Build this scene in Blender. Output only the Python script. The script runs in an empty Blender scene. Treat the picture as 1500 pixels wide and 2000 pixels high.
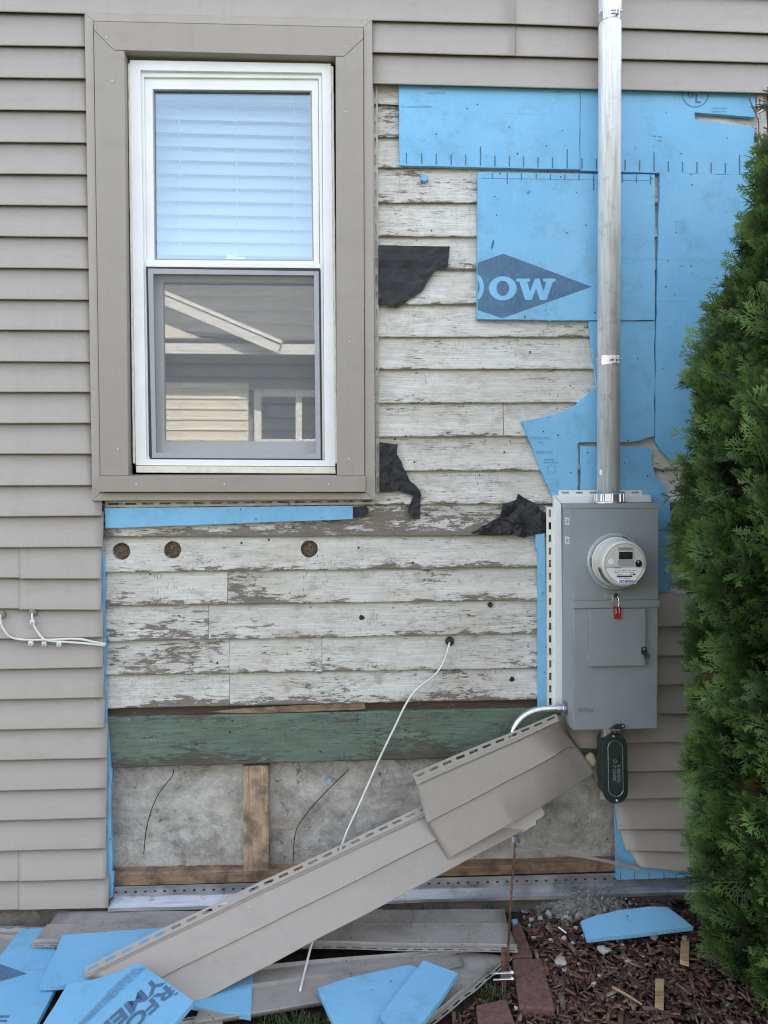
import bpy, bmesh, math, random
import numpy as np
from mathutils import Vector, Matrix, noise as mnoise

R = math.radians
random.seed(7)
rng = np.random.default_rng(11)
scene = bpy.context.scene
col = scene.collection

# ------------------------------------------------------------------ camera
F_PX = 1450.0
CAM = Vector((0.0, -2.5, 1.43))
CAM_ROT = (Matrix.Rotation(R(-3.4), 3, 'Z') @ Matrix.Rotation(R(90 - 1.45), 3, 'X') @ Matrix.Rotation(R(-0.2), 3, 'Z'))
cd = bpy.data.cameras.new('camera')
cam = bpy.data.objects.new('camera', cd)
cam.matrix_world = Matrix.Translation(CAM) @ CAM_ROT.to_4x4()
cd.sensor_fit = 'VERTICAL'
cd.sensor_height = 36.0
cd.lens = 36.0 * F_PX / 2000.0
cd.clip_start = 0.05
cd.clip_end = 400
col.objects.link(cam)
scene.camera = cam

# ------------------------------------------------------------------ world, sun, exposure
SUN_ELEV, SUN_AZ = R(52), R(20)          # the sun stands behind the house: this wall is in open shade
world = bpy.data.worlds.new('World')
scene.world = world
world.use_nodes = True
wt = world.node_tree
wt.nodes.clear()
sky = wt.nodes.new('ShaderNodeTexSky')
sky.sky_type = 'NISHITA'
sky.sun_disc = False
sky.sun_elevation = SUN_ELEV
sky.sun_rotation = SUN_AZ
sky.air_density = 1.0
sky.dust_density = 0.7
sky.ozone_density = 1.0
hs = wt.nodes.new('ShaderNodeHueSaturation')
hs.inputs['Saturation'].default_value = 0.48      # thin high cloud
bg = wt.nodes.new('ShaderNodeBackground')
bg.inputs['Strength'].default_value = 0.13
wo = wt.nodes.new('ShaderNodeOutputWorld')
wt.links.new(sky.outputs[0], hs.inputs['Color'])
wt.links.new(hs.outputs[0], bg.inputs['Color'])
wt.links.new(bg.outputs[0], wo.inputs['Surface'])
sd = bpy.data.lights.new('sun', 'SUN')
sd.energy = 3.0
sd.angle = R(0.6)
sd.color = (1.0, 0.95, 0.87)
so = bpy.data.objects.new('sun', sd)
# light travels from +y (behind the house) towards -y
to_sun = Vector((math.sin(SUN_AZ) * math.cos(SUN_ELEV), math.cos(SUN_AZ) * math.cos(SUN_ELEV), math.sin(SUN_ELEV)))
so.rotation_euler = to_sun.to_track_quat('Z', 'Y').to_euler()
so.location = to_sun * 30
col.objects.link(so)
vs = scene.view_settings
vs.view_transform = 'Standard'
vs.look = 'None'
vs.exposure = 2.47
vs.gamma = 1.0
scene.cycles.use_denoising = True
scene.cycles.sample_clamp_indirect = 1.0
scene.cycles.filter_width = 1.15
scene.cycles.max_bounces = 6
scene.cycles.diffuse_bounces = 3
scene.cycles.use_adaptive_sampling = True
scene.cycles.adaptive_threshold = 0.012
scene.cycles.transparent_max_bounces = 12
scene.cycles.caustics_reflective = False
scene.cycles.caustics_refractive = False

# ------------------------------------------------------------------ measuring helpers (photo pixel -> point on a real plane)
def ray(px, py):
    return CAM_ROT @ Vector(((px - 750) / F_PX, -(py - 1000) / F_PX, -1.0))
def W(px, py, y=0.0):
    d = ray(px, py)
    return CAM + d * ((y - CAM.y) / d.y)
def G(px, py, z=0.0):
    d = ray(px, py)
    return CAM + d * ((z - CAM.z) / d.z)

# ------------------------------------------------------------------ object helpers
ORG = {}
def empty(name, loc, label=None, cat=None, group=None, parent=None):
    o = bpy.data.objects.new(name, None)
    o.empty_display_size = 0.05
    col.objects.link(o)
    loc = Vector(loc)
    ORG[o.name] = loc
    if parent is not None:
        o.parent = parent
        o.location = loc - ORG[parent.name]
    else:
        o.location = loc
    tag(o, label, cat, group)
    return o
def tag(o, label=None, cat=None, group=None, kind=None):
    if label: o['label'] = label
    if cat: o['category'] = cat
    if group: o['group'] = group
    if kind: o['kind'] = kind
    return o
def mk(name, verts, faces, mat, parent=None, smooth=False, uv=None, colr=None, bevel=0, solid=0):
    vs_ = [Vector(v) for v in verts]
    lo = Vector((min(v.x for v in vs_), min(v.y for v in vs_), min(v.z for v in vs_)))
    hi = Vector((max(v.x for v in vs_), max(v.y for v in vs_), max(v.z for v in vs_)))
    org = Vector(((lo.x + hi.x) / 2, (lo.y + hi.y) / 2, lo.z))
    me = bpy.data.meshes.new(name)
    me.from_pydata([v - org for v in vs_], [], faces)
    if uv is not None:
        ul = me.uv_layers.new(name='UVMap')
        for lp in me.loops:
            ul.data[lp.index].uv = uv[lp.vertex_index]
    if colr is not None:
        ca = me.color_attributes.new('Col', 'FLOAT_COLOR', 'POINT')
        for i, c in enumerate(colr):
            ca.data[i].color = (c[0], c[1], c[2], 1)
    bm = bmesh.new()
    bm.from_mesh(me)
    bmesh.ops.recalc_face_normals(bm, faces=bm.faces)
    if bevel:
        bmesh.ops.bevel(bm, geom=[e for e in bm.edges if e.is_manifold and e.calc_face_angle(0) > 0.5], offset=bevel, segments=2, affect='EDGES', profile=0.6)
    bm.to_mesh(me)
    bm.free()
    if smooth:
        for p in me.polygons: p.use_smooth = True
        if smooth == 'angle': me.set_sharp_from_angle(angle=R(28))
    me.materials.append(mat)
    o = bpy.data.objects.new(name, me)
    col.objects.link(o)
    ORG[o.name] = org
    if parent is not None:
        o.parent = parent
        o.location = org - ORG[parent.name]
    else:
        o.location = org
    if solid:
        m = o.modifiers.new('thickness', 'SOLIDIFY')
        m.thickness = solid
        m.offset = 0
    return o
def join(*geos):
    v, f = [], []
    for gv, gf in geos:
        b = len(v)
        v += list(gv)
        f += [tuple(i + b for i in q) for q in gf]
    return v, f
def g_box(x0, x1, y0, y1, z0, z1):
    v = [(x0, y0, z0), (x1, y0, z0), (x1, y1, z0), (x0, y1, z0), (x0, y0, z1), (x1, y0, z1), (x1, y1, z1), (x0, y1, z1)]
    f = [(0, 3, 2, 1), (4, 5, 6, 7), (0, 1, 5, 4), (1, 2, 6, 5), (2, 3, 7, 6), (3, 0, 4, 7)]
    return [Vector(p) for p in v], f
def g_slab(pts, yf, yb):
    """outline in photo pixels measured on the plane y=yf, given real thickness back to yb"""
    fr = [W(p[0], p[1], yf) for p in pts]
    n = len(fr)
    v = fr + [Vector((p.x, yb, p.z)) for p in fr]
    f = [tuple(range(n)), tuple(range(2 * n - 1, n - 1, -1))]
    f += [(i, i + n, (i + 1) % n + n, (i + 1) % n) for i in range(n)]
    return v, f
def g_prism(pts3, off):
    n = len(pts3)
    off = Vector(off)
    v = [Vector(p) for p in pts3] + [Vector(p) + off for p in pts3]
    f = [tuple(range(n)), tuple(range(2 * n - 1, n - 1, -1))]
    f += [(i, i + n, (i + 1) % n + n, (i + 1) % n) for i in range(n)]
    return v, f
def g_loft(rows, closed=False):
    m = len(rows[0])
    v = [Vector(p) for r in rows for p in r]
    f = []
    for i in range(len(rows) - 1):
        for j in range(m - 1 if not closed else m):
            k = (j + 1) % m
            f.append((i * m + j, i * m + k, (i + 1) * m + k, (i + 1) * m + j))
    return v, f
def g_tube(pts, r, seg=10, caps=True):
    pts = [Vector(p) for p in pts]
    rows = []
    up = None
    for i, p in enumerate(pts):
        t = (pts[min(i + 1, len(pts) - 1)] - pts[max(i - 1, 0)]).normalized()
        if up is None:
            up = Vector((0, 0, 1)) if abs(t.z) < 0.9 else Vector((1, 0, 0))
        a = (up - t * up.dot(t)).normalized()
        b = t.cross(a)
        up = a
        rr = r[i] if isinstance(r, (list, tuple)) else r
        rows.append([p + (a * math.cos(2 * math.pi * k / seg) + b * math.sin(2 * math.pi * k / seg)) * rr for k in range(seg)])
    v, f = g_loft(rows, closed=True)
    if caps:
        f.append(tuple(range(seg - 1, -1, -1)))
        f.append(tuple(range(len(v) - seg, len(v))))
    return v, f
def g_lathe(c, axis, prof, seg=32, caps=True):
    """prof: (radius, distance along axis)"""
    c, axis = Vector(c), Vector(axis).normalized()
    a = axis.orthogonal().normalized()
    b = axis.cross(a)
    rows = [[c + axis * d + (a * math.cos(2 * math.pi * k / seg) + b * math.sin(2 * math.pi * k / seg)) * r for k in range(seg)] for r, d in prof]
    v, f = g_loft(rows, closed=True)
    if caps:
        f.append(tuple(range(seg - 1, -1, -1)))
        f.append(tuple(range(len(v) - seg, len(v))))
    return v, f
def smooth_path(ctrl, n=6):
    """Catmull-Rom through control points"""
    P = [Vector(p) for p in ctrl]
    P = [P[0] * 2 - P[1]] + P + [P[-1] * 2 - P[-2]]
    out = []
    for i in range(1, len(P) - 2):
        for k in range(n):
            t = k / n
            a, b, c, d = P[i - 1], P[i], P[i + 1], P[i + 2]
            out.append(0.5 * ((2 * b) + (c - a) * t + (2 * a - 5 * b + 4 * c - d) * t * t + (3 * b - a - 3 * c + d) * t ** 3))
    out.append(P[-2])
    return out
def rail(ctrl, n):
    """polyline resampled to n+1 points"""
    P = [Vector(p) for p in ctrl]
    L = [0]
    for a, b in zip(P, P[1:]): L.append(L[-1] + (b - a).length)
    out = []
    for i in range(n + 1):
        s = L[-1] * i / n
        k = 0
        while k < len(P) - 2 and L[k + 1] < s: k += 1
        t = (s - L[k]) / max(L[k + 1] - L[k], 1e-9)
        out.append(P[k].lerp(P[k + 1], t))
    return out
def g_hem(a, b, pitch=0.040, slot=0.024, lo=0.30, hi=0.62):
    """a strip from rail a to rail b, pierced by real nailing slots"""
    Lt = sum((q - p).length for p, q in zip(a, a[1:]))
    n = max(2, int(Lt / pitch))
    us = [0.0]
    for i in range(n):
        c = (i + 0.5) / n
        h = slot / 2 / max(Lt, 1e-6)
        us += [c - h, c + h]
    us.append(1.0)
    def at(rl, u):
        x = u * (len(rl) - 1)
        k = min(int(x), len(rl) - 2)
        return rl[k].lerp(rl[k + 1], x - k)
    rows = [0, lo, hi, 1.0]
    v, f = [], []
    m = len(us)
    for w in rows:
        for u in us:
            v.append(at(a, u).lerp(at(b, u), w))
    for r in range(3):
        for j in range(m - 1):
            if r == 1 and j % 2 == 1: continue
            f.append((r * m + j, r * m + j + 1, (r + 1) * m + j + 1, (r + 1) * m + j))
    return v, f
def text_geo(s, size, bold=0.0, spacing=1.0):
    c = bpy.data.curves.new('lettering', 'FONT')
    c.body = s
    c.size = size
    c.offset = bold
    c.space_character = spacing
    c.resolution_u = 3
    o = bpy.data.objects.new('lettering', c)
    col.objects.link(o)
    dg = bpy.context.evaluated_depsgraph_get()
    me = bpy.data.meshes.new_from_object(o.evaluated_get(dg))
    v = [(p.co.x, p.co.y) for p in me.vertices]
    f = [tuple(p.vertices) for p in me.polygons]
    bpy.data.objects.remove(o)
    bpy.data.curves.remove(c)
    bpy.data.meshes.remove(me)
    return v, f
def place2d(geo, org, ux, uy):
    org, ux, uy = Vector(org), Vector(ux), Vector(uy)
    return [org + ux * p[0] + uy * p[1] for p in geo[0]], geo[1]

# ------------------------------------------------------------------ material helpers
class T:
    def __init__(s, name):
        s.m = bpy.data.materials.new(name)
        s.m.use_nodes = True
        s.t = s.m.node_tree
        s.t.nodes.clear()
        s.out = s.t.nodes.new('ShaderNodeOutputMaterial')
    def n(s, typ, ins=None, **props):
        nd = s.t.nodes.new(typ)
        for k, v in props.items(): setattr(nd, k, v)
        for k, v in (ins or {}).items():
            if isinstance(v, bpy.types.NodeSocket): s.t.links.new(v, nd.inputs[k])
            else: nd.inputs[k].default_value = v
        return nd
    def pos(s, scale=(1, 1, 1), obj=False, rot=(0, 0, 0)):
        src = s.n('ShaderNodeTexCoord').outputs['Object'] if obj else s.n('ShaderNodeNewGeometry').outputs['Position']
        return s.n('ShaderNodeMapping', {'Vector': src, 'Scale': scale, 'Rotation': rot}).outputs[0]
    def noise(s, vec, scale=1, detail=4, rough=0.55, dist=0):
        return s.n('ShaderNodeTexNoise', {'Vector': vec, 'Scale': scale, 'Detail': detail, 'Roughness': rough, 'Distortion': dist}).outputs[0]
    def ramp(s, fac, stops):
        nd = s.n('ShaderNodeValToRGB', {'Fac': fac})
        e = nd.color_ramp.elements
        while len(e) > 1: e.remove(e[-1])
        e[0].position = stops[0][0]
        c = stops[0][1]
        e[0].color = (c, c, c, 1) if isinstance(c, (int, float)) else (*c, 1)
        for p, c in stops[1:]:
            x = e.new(p)
            x.color = (c, c, c, 1) if isinstance(c, (int, float)) else (*c, 1)
        return nd.outputs[0]
    def mix(s, fac, a, b, mode='MIX'):
        nd = s.n('ShaderNodeMix', data_type='RGBA', blend_type=mode)
        for k, v in ((0, fac), (6, a), (7, b)):
            if isinstance(v, bpy.types.NodeSocket): s.t.links.new(v, nd.inputs[k])
            else: nd.inputs[k].default_value = v if k == 0 else (*v, 1)
        return nd.outputs[2]
    def math(s, op, a, b=0.0, clamp=False):
        nd = s.n('ShaderNodeMath', operation=op, use_clamp=clamp)
        for k, v in ((0, a), (1, b)):
            if isinstance(v, bpy.types.NodeSocket): s.t.links.new(v, nd.inputs[k])
            else: nd.inputs[k].default_value = v
        return nd.outputs[0]
    def attr(s, name, typ='OBJECT'):
        return s.n('ShaderNodeAttribute', attribute_name=name, attribute_type=typ)
    def bump(s, h, strength=0.3, dist=0.002, nrm=None):
        i = {'Height': h, 'Strength': strength, 'Distance': dist}
        if nrm is not None: i['Normal'] = nrm
        return s.n('ShaderNodeBump', i).outputs[0]
    def done(s, base, rough=0.5, metal=0.0, nrm=None, spec=0.5, shader=None):
        if shader is None:
            i = {'Roughness': rough, 'Metallic': metal, 'Specular IOR Level': spec}
            i['Base Color'] = base if isinstance(base, bpy.types.NodeSocket) else (*base, 1)
            if nrm is not None: i['Normal'] = nrm
            shader = s.n('ShaderNodeBsdfPrincipled', i).outputs[0]
        s.t.links.new(shader, s.out.inputs['Surface'])
        return s.m

def m_plain(name, c, rough=0.5, metal=0, var=0.08, scale=30, bump=0.0, spec=0.5):
    t = T(name)
    p = t.pos()
    nz = t.noise(p, scale, 4, 0.6)
    lo = tuple(x * (1 - var) for x in c)
    hi = tuple(min(1, x * (1 + var)) for x in c)
    colr = t.ramp(nz, [(0.3, lo), (0.7, hi)])
    nrm = t.bump(t.noise(p, scale * 8, 3), bump, 0.001) if bump else None
    return t.done(colr, rough, metal, nrm, spec)

def m_siding(name, c, soil=0.0):
    t = T(name)
    p = t.pos()
    broad = t.noise(p, 1.7, 3, 0.5)
    grain = t.noise(t.pos((9, 9, 420)), 1, 4, 0.6, 0.4)
    mot = t.noise(p, 60, 4, 0.65)
    base = t.mix(t.ramp(broad, [(0.3, 0.0), (0.75, 1.0)]), c, tuple(x * 1.07 for x in c))
    base = t.mix(t.math('MULTIPLY', t.ramp(mot, [(0.45, 0.0), (0.75, 1.0)]), 0.12), base, tuple(x * 0.72 for x in c))
    oinf = t.n('ShaderNodeObjectInfo').outputs['Random']
    base = t.mix(t.math('MULTIPLY', oinf, 0.10), base, tuple(x * 0.80 for x in c))
    dirt = t.ramp(t.noise(t.pos((5, 5, 13)), 1.0, 5, 0.7), [(0.55, 0.0), (0.8, 0.35)])
    base = t.mix(dirt, base, (c[0] * 0.66, c[1] * 0.63, c[2] * 0.58))
    sp = t.n('ShaderNodeTexVoronoi', {'Vector': p, 'Scale': 26.0}, feature='F1').outputs['Distance']
    spk = t.math('MULTIPLY', t.ramp(sp, [(0.035, 1.0), (0.05, 0.0)]), t.ramp(t.noise(p, 4.5, 2), [(0.56, 0.0), (0.62, 1.0)]))
    base = t.mix(spk, base, (0.72, 0.71, 0.68))
    if soil:
        d1 = t.ramp(t.noise(p, 7, 7, 0.75, .5), [(0.50, 0.0), (0.68, 0.6)])
        base = t.mix(d1, base, (0.16, 0.135, 0.11))
        sv = t.n('ShaderNodeTexVoronoi', {'Vector': p, 'Scale': 48.0}, feature='F1').outputs['Distance']
        d2 = t.math('MULTIPLY', t.ramp(sv, [(0.08, 1.0), (0.14, 0.0)]), t.ramp(t.noise(p, 6, 3), [(0.50, 0.0), (0.56, 1.0)]))
        base = t.mix(d2, base, (0.035, 0.028, 0.022))
    streak = t.ramp(t.noise(t.pos((34, 34, 1.6)), 1, 4, 0.65), [(0.52, 0.0), (0.78, 0.22)])
    base = t.mix(streak, base, tuple(x * 0.7 for x in c))
    nrm = t.bump(grain, 0.30, 0.0009)
    nrm = t.bump(broad, 0.25, 0.01, nrm)
    return t.done(base, 0.5, 0, nrm, 0.4)

def m_oldpaint(name, paint_hi, paint_lo, wood, peel_bias=0.0, stain=(0.30, 0.24, 0.17)):
    """old brushed paint, cracked and flaking off grey wood; UV.v is 0 at a board's lower edge"""
    t = T(name)
    uv = t.n('ShaderNodeUVMap').outputs[0]
    v = t.n('ShaderNodeSeparateXYZ', {'Vector': uv}).outputs[1]
    peel = t.attr('peel').outputs['Fac']
    seed = t.attr('seed').outputs['Vector']
    def pp(sc):
        src = t.n('ShaderNodeVectorMath', {0: t.n('ShaderNodeNewGeometry').outputs['Position'], 1: seed}, operation='ADD').outputs[0]
        return t.n('ShaderNodeMapping', {'Vector': src, 'Scale': sc}).outputs[0]
    broad = t.noise(pp((1.5, 1, 5)), 1.6, 4, 0.6)
    base = t.mix(t.ramp(broad, [(0.3, 0.0), (0.7, 1.0)]), paint_lo, paint_hi)
    brush = t.noise(pp((6, 6, 260)), 1, 4, 0.65, 0.5)
    base = t.mix(t.math('MULTIPLY', t.ramp(brush, [(0.38, 1.0), (0.60, 0.0)]), 0.50), base, tuple(x * 0.62 for x in paint_lo))
    warm = t.ramp(t.noise(pp((3.2, 3, 9)), 1.1, 5, 0.65), [(0.52, 0.0), (0.72, 0.55)])
    base = t.mix(warm, base, stain)
    # a drift of grime with its own ragged shape
    gr = t.ramp(t.noise(pp((14, 14, 34)), 1.0, 6, 0.75), [(0.50, 0.0), (0.74, 0.7)])
    base = t.mix(gr, base, tuple(x * 0.55 for x in paint_lo))
    # fine checking
    chk = t.noise(pp((26, 26, 420)), 1, 3, 0.6, 0.8)
    patch = t.ramp(t.noise(pp((5, 5, 14)), 1.0, 3), [(0.42, 0.0), (0.62, 1.0)])
    ck = t.math('MULTIPLY', t.ramp(chk, [(0.36, 1.0), (0.42, 0.0)]), patch)
    chv = t.noise(pp((330, 330, 22)), 1, 2, 0.5, 0.5)
    ck2 = t.math('MULTIPLY', t.ramp(chv, [(0.32, 1.0), (0.37, 0.0)]), t.ramp(t.noise(pp((4, 4, 8)), 1.3, 2), [(0.52, 0.0), (0.66, 0.8)]))
    ck = t.math('MAXIMUM', ck, ck2)
    # flaking: more along the lower edge
    fl = t.noise(pp((20, 20, 85)), 1, 9, 0.76, 0.35)
    big = t.noise(pp((2.4, 2, 7)), 1, 3, 0.5)
    edge = t.ramp(v, [(0.0, 0.19), (0.10, 0.10), (0.30, 0.03), (0.45, 0.0), (1.0, 0.0)])
    h = t.math('ADD', t.math('ADD', fl, edge), t.math('MULTIPLY', t.math('SUBTRACT', big, 0.5), 0.7))
    h = t.math('ADD', h, t.math('MULTIPLY', t.math('LESS_THAN', v, -0.1), 0.6))
    h = t.math('ADD', h, t.math('MULTIPLY', peel, 0.35))
    mask = t.ramp(t.math('ADD', h, peel_bias), [(0.622, 0.0), (0.652, 0.9)])
    wg = t.noise(pp((7, 7, 300)), 1, 5, 0.7, 0.6)
    wcol = t.ramp(wg, [(0.28, tuple(x * 0.35 for x in wood)), (0.5, wood), (0.75, tuple(x * 1.5 for x in wood))])
    base = t.mix(ck, base, tuple(x * 0.45 for x in wood))
    base = t.mix(mask, base, wcol)
    # brown water stains in ragged drifts
    tong = t.math('ADD', t.noise(pp((9, 9, 16)), 1, 6, 0.72, .3), t.math('MULTIPLY', peel, 0.1))
    base = t.mix(t.ramp(tong, [(0.55, 0.0), (0.70, 0.5)]), base, (0.22, 0.175, 0.125))
    drip = t.math('MULTIPLY', t.ramp(t.noise(pp((60, 60, 3)), 1, 4, 0.6), [(0.52, 0.0), (0.70, 1.0)]), t.ramp(t.noise(pp((3, 3, 6)), 1, 2), [(0.5, 0.0), (0.65, 0.4)]))
    base = t.mix(drip, base, tuple(x * 0.62 for x in paint_lo))
    fleck = t.ramp(t.noise(pp((90, 90, 170)), 1, 4, 0.7), [(0.64, 0.0), (0.68, 0.8)])
    base = t.mix(t.math('MULTIPLY', fleck, t.ramp(t.noise(pp((4, 4, 10)), 1, 3), [(0.45, 0.0), (0.6, 1.0)])), base, tuple(x * 0.7 for x in wood))
    # dots: old nail rust and fly specks
    vo = t.n('ShaderNodeTexVoronoi', {'Vector': pp((1, 1, 1)), 'Scale': 17.0}, feature='F1').outputs['Distance']
    dots = t.math('MULTIPLY', t.ramp(vo, [(0.05, 1.0), (0.085, 0.0)]), t.ramp(t.noise(pp((3, 3, 3)), 2.1, 2), [(0.47, 0.0), (0.52, 1.0)]))
    base = t.mix(dots, base, (0.055, 0.04, 0.03))
    rust = t.math('MULTIPLY', t.ramp(t.noise(pp((24, 24, 40)), 1, 5, 0.7), [(0.62, 0.0), (0.72, 0.75)]), t.ramp(t.noise(pp((2.2, 2, 5)), 1, 2), [(0.5, 0.0), (0.6, 1.0)]))
    base = t.mix(rust, base, (0.20, 0.115, 0.06))
    hgt = t.math('SUBTRACT', t.math('MULTIPLY', wg, 0.35), t.math('ADD', mask, t.math('MULTIPLY', ck, 0.6)))
    nrm = t.bump(hgt, 0.55, 0.0012)
    nrm = t.bump(brush, 0.25, 0.0008, nrm)
    nrm = t.bump(big, 0.3, 0.006, nrm)
    return t.done(base, 0.82, 0, nrm, 0.25)

def m_wood(name, c, axis='x', dirt=0.4):
    t = T(name)
    sc = {'x': (5, 60, 90), 'z': (90, 60, 5)}[axis]
    g = t.noise(t.pos(sc), 1, 6, 0.65, 1.2)
    base = t.ramp(g, [(0.25, tuple(x * 0.45 for x in c)), (0.5, c), (0.8, tuple(min(1, x * 1.35) for x in c))])
    d = t.ramp(t.noise(t.pos((14, 14, 14)), 1, 6, 0.7), [(0.44, 0.0), (0.62, dirt)])
    base = t.mix(d, base, (0.09, 0.07, 0.055))
    pale = t.ramp(t.noise(t.pos((22, 22, 16)), 1, 6, 0.75), [(0.60, 0.0), (0.68, 0.6)])
    base = t.mix(pale, base, (0.42, 0.38, 0.31))
    return t.done(base, 0.85, 0, t.bump(g, 0.5, 0.0015), 0.2)

def m_foam(name):
    t = T(name)
    p = t.pos()
    b1 = t.noise(p, 3.0, 4, 0.6)
    c = t.ramp(b1, [(0.3, (0.175, 0.44, 0.68)), (0.72, (0.235, 0.51, 0.735))])
    sk = t.noise(t.pos((70, 70, 9)), 1, 4, 0.6)
    c = t.mix(t.math('MULTIPLY', t.ramp(sk, [(0.5, 0.0), (0.8, 1.0)]), 0.30), c, (0.20, 0.52, 0.80))
    ln = t.noise(t.pos((2.0, 40, 150)), 1, 4, 0.6, 0.3)
    c = t.mix(t.math('MULTIPLY', t.ramp(ln, [(0.66, 0.0), (0.70, 1.0)]), 0.35), c, (0.07, 0.24, 0.40))
    sm = t.ramp(t.noise(p, 9, 6, 0.75), [(0.52, 0.0), (0.72, 0.55)])
    c = t.mix(sm, c, (0.14, 0.28, 0.38))
    pale = t.ramp(t.noise(t.pos((16, 16, 5), rot=(0, .4, 0)), 1, 7, 0.75, 1.0), [(0.60, 0.0), (0.72, 0.6)])
    c = t.mix(pale, c, (0.28, 0.56, 0.76))
    pit = t.n('ShaderNodeTexVoronoi', {'Vector': p, 'Scale': 95.0}, feature='F1').outputs['Distance']
    pm = t.ramp(pit, [(0.10, 1.0), (0.19, 0.0)])
    c = t.mix(t.math('MULTIPLY', pm, 0.5), c, (0.06, 0.25, 0.48))
    sp = t.n('ShaderNodeTexVoronoi', {'Vector': p, 'Scale': 21.0}, feature='F1').outputs['Distance']
    sm2 = t.math('MULTIPLY', t.ramp(sp, [(0.045, 1.0), (0.075, 0.0)]), t.ramp(t.noise(p, 3.3, 2), [(0.46, 0.0), (0.51, 1.0)]))
    c = t.mix(sm2, c, (0.03, 0.06, 0.08))
    scr = t.noise(t.pos((30, 30, 4), rot=(0, 0.5, 0)), 1, 5, 0.7, 2.0)
    nrm = t.bump(t.math('ADD', t.math('MULTIPLY', pm, -0.6), scr), 0.25, 0.0015)
    nrm = t.bump(b1, 0.4, 0.012, nrm)
    return t.done(c, 0.55, 0, nrm, 0.35)

def m_concrete(name, c, white=0.6):
    t = T(name)
    p = t.pos()
    a = t.noise(p, 8, 10, 0.76, 0.3)
    base = t.ramp(a, [(0.30, tuple(x * 0.42 for x in c)), (0.48, c), (0.66, tuple(x * 1.5 for x in c))])
    st = t.ramp(t.noise(t.pos((3, 3, 6)), 1.2, 5, 0.7), [(0.5, 0.0), (0.75, 0.7)])
    base = t.mix(st, base, (0.33, 0.275, 0.205))
    hz = t.noise(t.pos((3.5, 3, 26)), 1, 5, 0.7, 0.5)
    base = t.mix(t.ramp(hz, [(0.54, 0.0), (0.74, 0.45)]), base, (0.20, 0.195, 0.185))
    wh = t.ramp(t.noise(p, 11, 9, 0.78, 0.6), [(0.53, 0.0), (0.60, white)])
    base = t.mix(wh, base, (0.62, 0.60, 0.57))
    dk = t.ramp(t.noise(p, 19, 6, 0.75, 0.8), [(0.60, 0.0), (0.68, 0.8)])
    base = t.mix(dk, base, (0.07, 0.06, 0.05))
    rough = t.noise(p, 24, 9, 0.7, 0.4)
    nrm = t.bump(rough, 1.0, 0.016)
    nrm = t.bump(t.noise(p, 150, 4, 0.6), 0.3, 0.001, nrm)
    return t.done(base, 0.92, 0, nrm, 0.2)

def m_galv(name, c=(0.62, 0.63, 0.64), rough=0.33, vert=True, dirt=0.5, metal=0.85):
    t = T(name)
    p = t.pos()
    sc = (120, 120, 6) if vert else (6, 80, 80)
    st = t.noise(t.pos(sc), 1, 4, 0.6)
    base = t.ramp(st, [(0.3, tuple(x * 0.75 for x in c)), (0.7, tuple(min(1, x * 1.15) for x in c))])
    d = t.ramp(t.noise(p, 22, 6, 0.72), [(0.56, 0.0), (0.72, dirt)])
    base = t.mix(d, base, (0.22, 0.21, 0.20))
    scr = t.ramp(t.noise(t.pos((160, 160, 20)), 1, 5, 0.7, 1.0), [(0.66, 0.0), (0.70, 0.8)])
    base = t.mix(scr, base, (0.10, 0.10, 0.10))
    ro = t.ramp(t.noise(p, 12, 4), [(0.3, rough * 0.75), (0.7, rough * 1.4)])
    i = {'Base Color': base, 'Roughness': ro, 'Metallic': metal, 'Normal': t.bump(st, 0.12, 0.0006)}
    return t.done(None, shader=t.n('ShaderNodeBsdfPrincipled', i).outputs[0])

def m_glass(name, refl=0.16, tint=(0.92, 0.97, 0.98), gcol=(0.91, 0.965, 1.0)):
    t = T(name)
    lw = t.n('ShaderNodeLayerWeight', {'Blend': 0.35}).outputs['Fresnel']
    f = t.math('ADD', t.math('MULTIPLY', lw, 0.7), refl - 0.03, True)
    tr = t.n('ShaderNodeBsdfTransparent', {'Color': (*tint, 1)}).outputs[0]
    wob = t.bump(t.noise(t.pos(), 1.6, 2), 0.05, 0.004)
    gl = t.n('ShaderNodeBsdfGlossy', {'Roughness': 0.0, 'Color': (*gcol, 1), 'Normal': wob}).outputs[0]
    return t.done(None, shader=t.n('ShaderNodeMixShader', {0: f, 1: tr, 2: gl}).outputs[0])

def m_screen(name):
    t = T(name)
    tr = t.n('ShaderNodeBsdfTransparent', {'Color': (1, 1, 1, 1)}).outputs[0]
    df = t.n('ShaderNodeBsdfDiffuse', {'Color': (0.25, 0.25, 0.255, 1)}).outputs[0]
    return t.done(None, shader=t.n('ShaderNodeMixShader', {0: 0.42, 1: tr, 2: df}).outputs[0])

def m_vcol(name, rough=0.85, var=0.25, transl=0.0, bump=0.0, scale=120):
    t = T(name)
    c = t.attr('Col', 'GEOMETRY').outputs['Color']
    nz = t.noise(t.pos(), scale, 3, 0.6)
    k = t.ramp(nz, [(0.3, 1 - var), (0.7, 1 + var)])
    c2 = t.mix(1.0, c, k, 'MULTIPLY')
    nrm = t.bump(nz, bump, 0.001) if bump else None
    i = {'Base Color': c2, 'Roughness': rough, 'Specular IOR Level': 0.3}
    if nrm is not None: i['Normal'] = nrm
    sh = t.n('ShaderNodeBsdfPrincipled', i).outputs[0]
    if transl:
        tl = t.n('ShaderNodeBsdfTranslucent', {'Color': c2}).outputs[0]
        sh = t.n('ShaderNodeMixShader', {0: transl, 1: sh, 2: tl}).outputs[0]
    return t.done(None, shader=sh)

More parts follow.
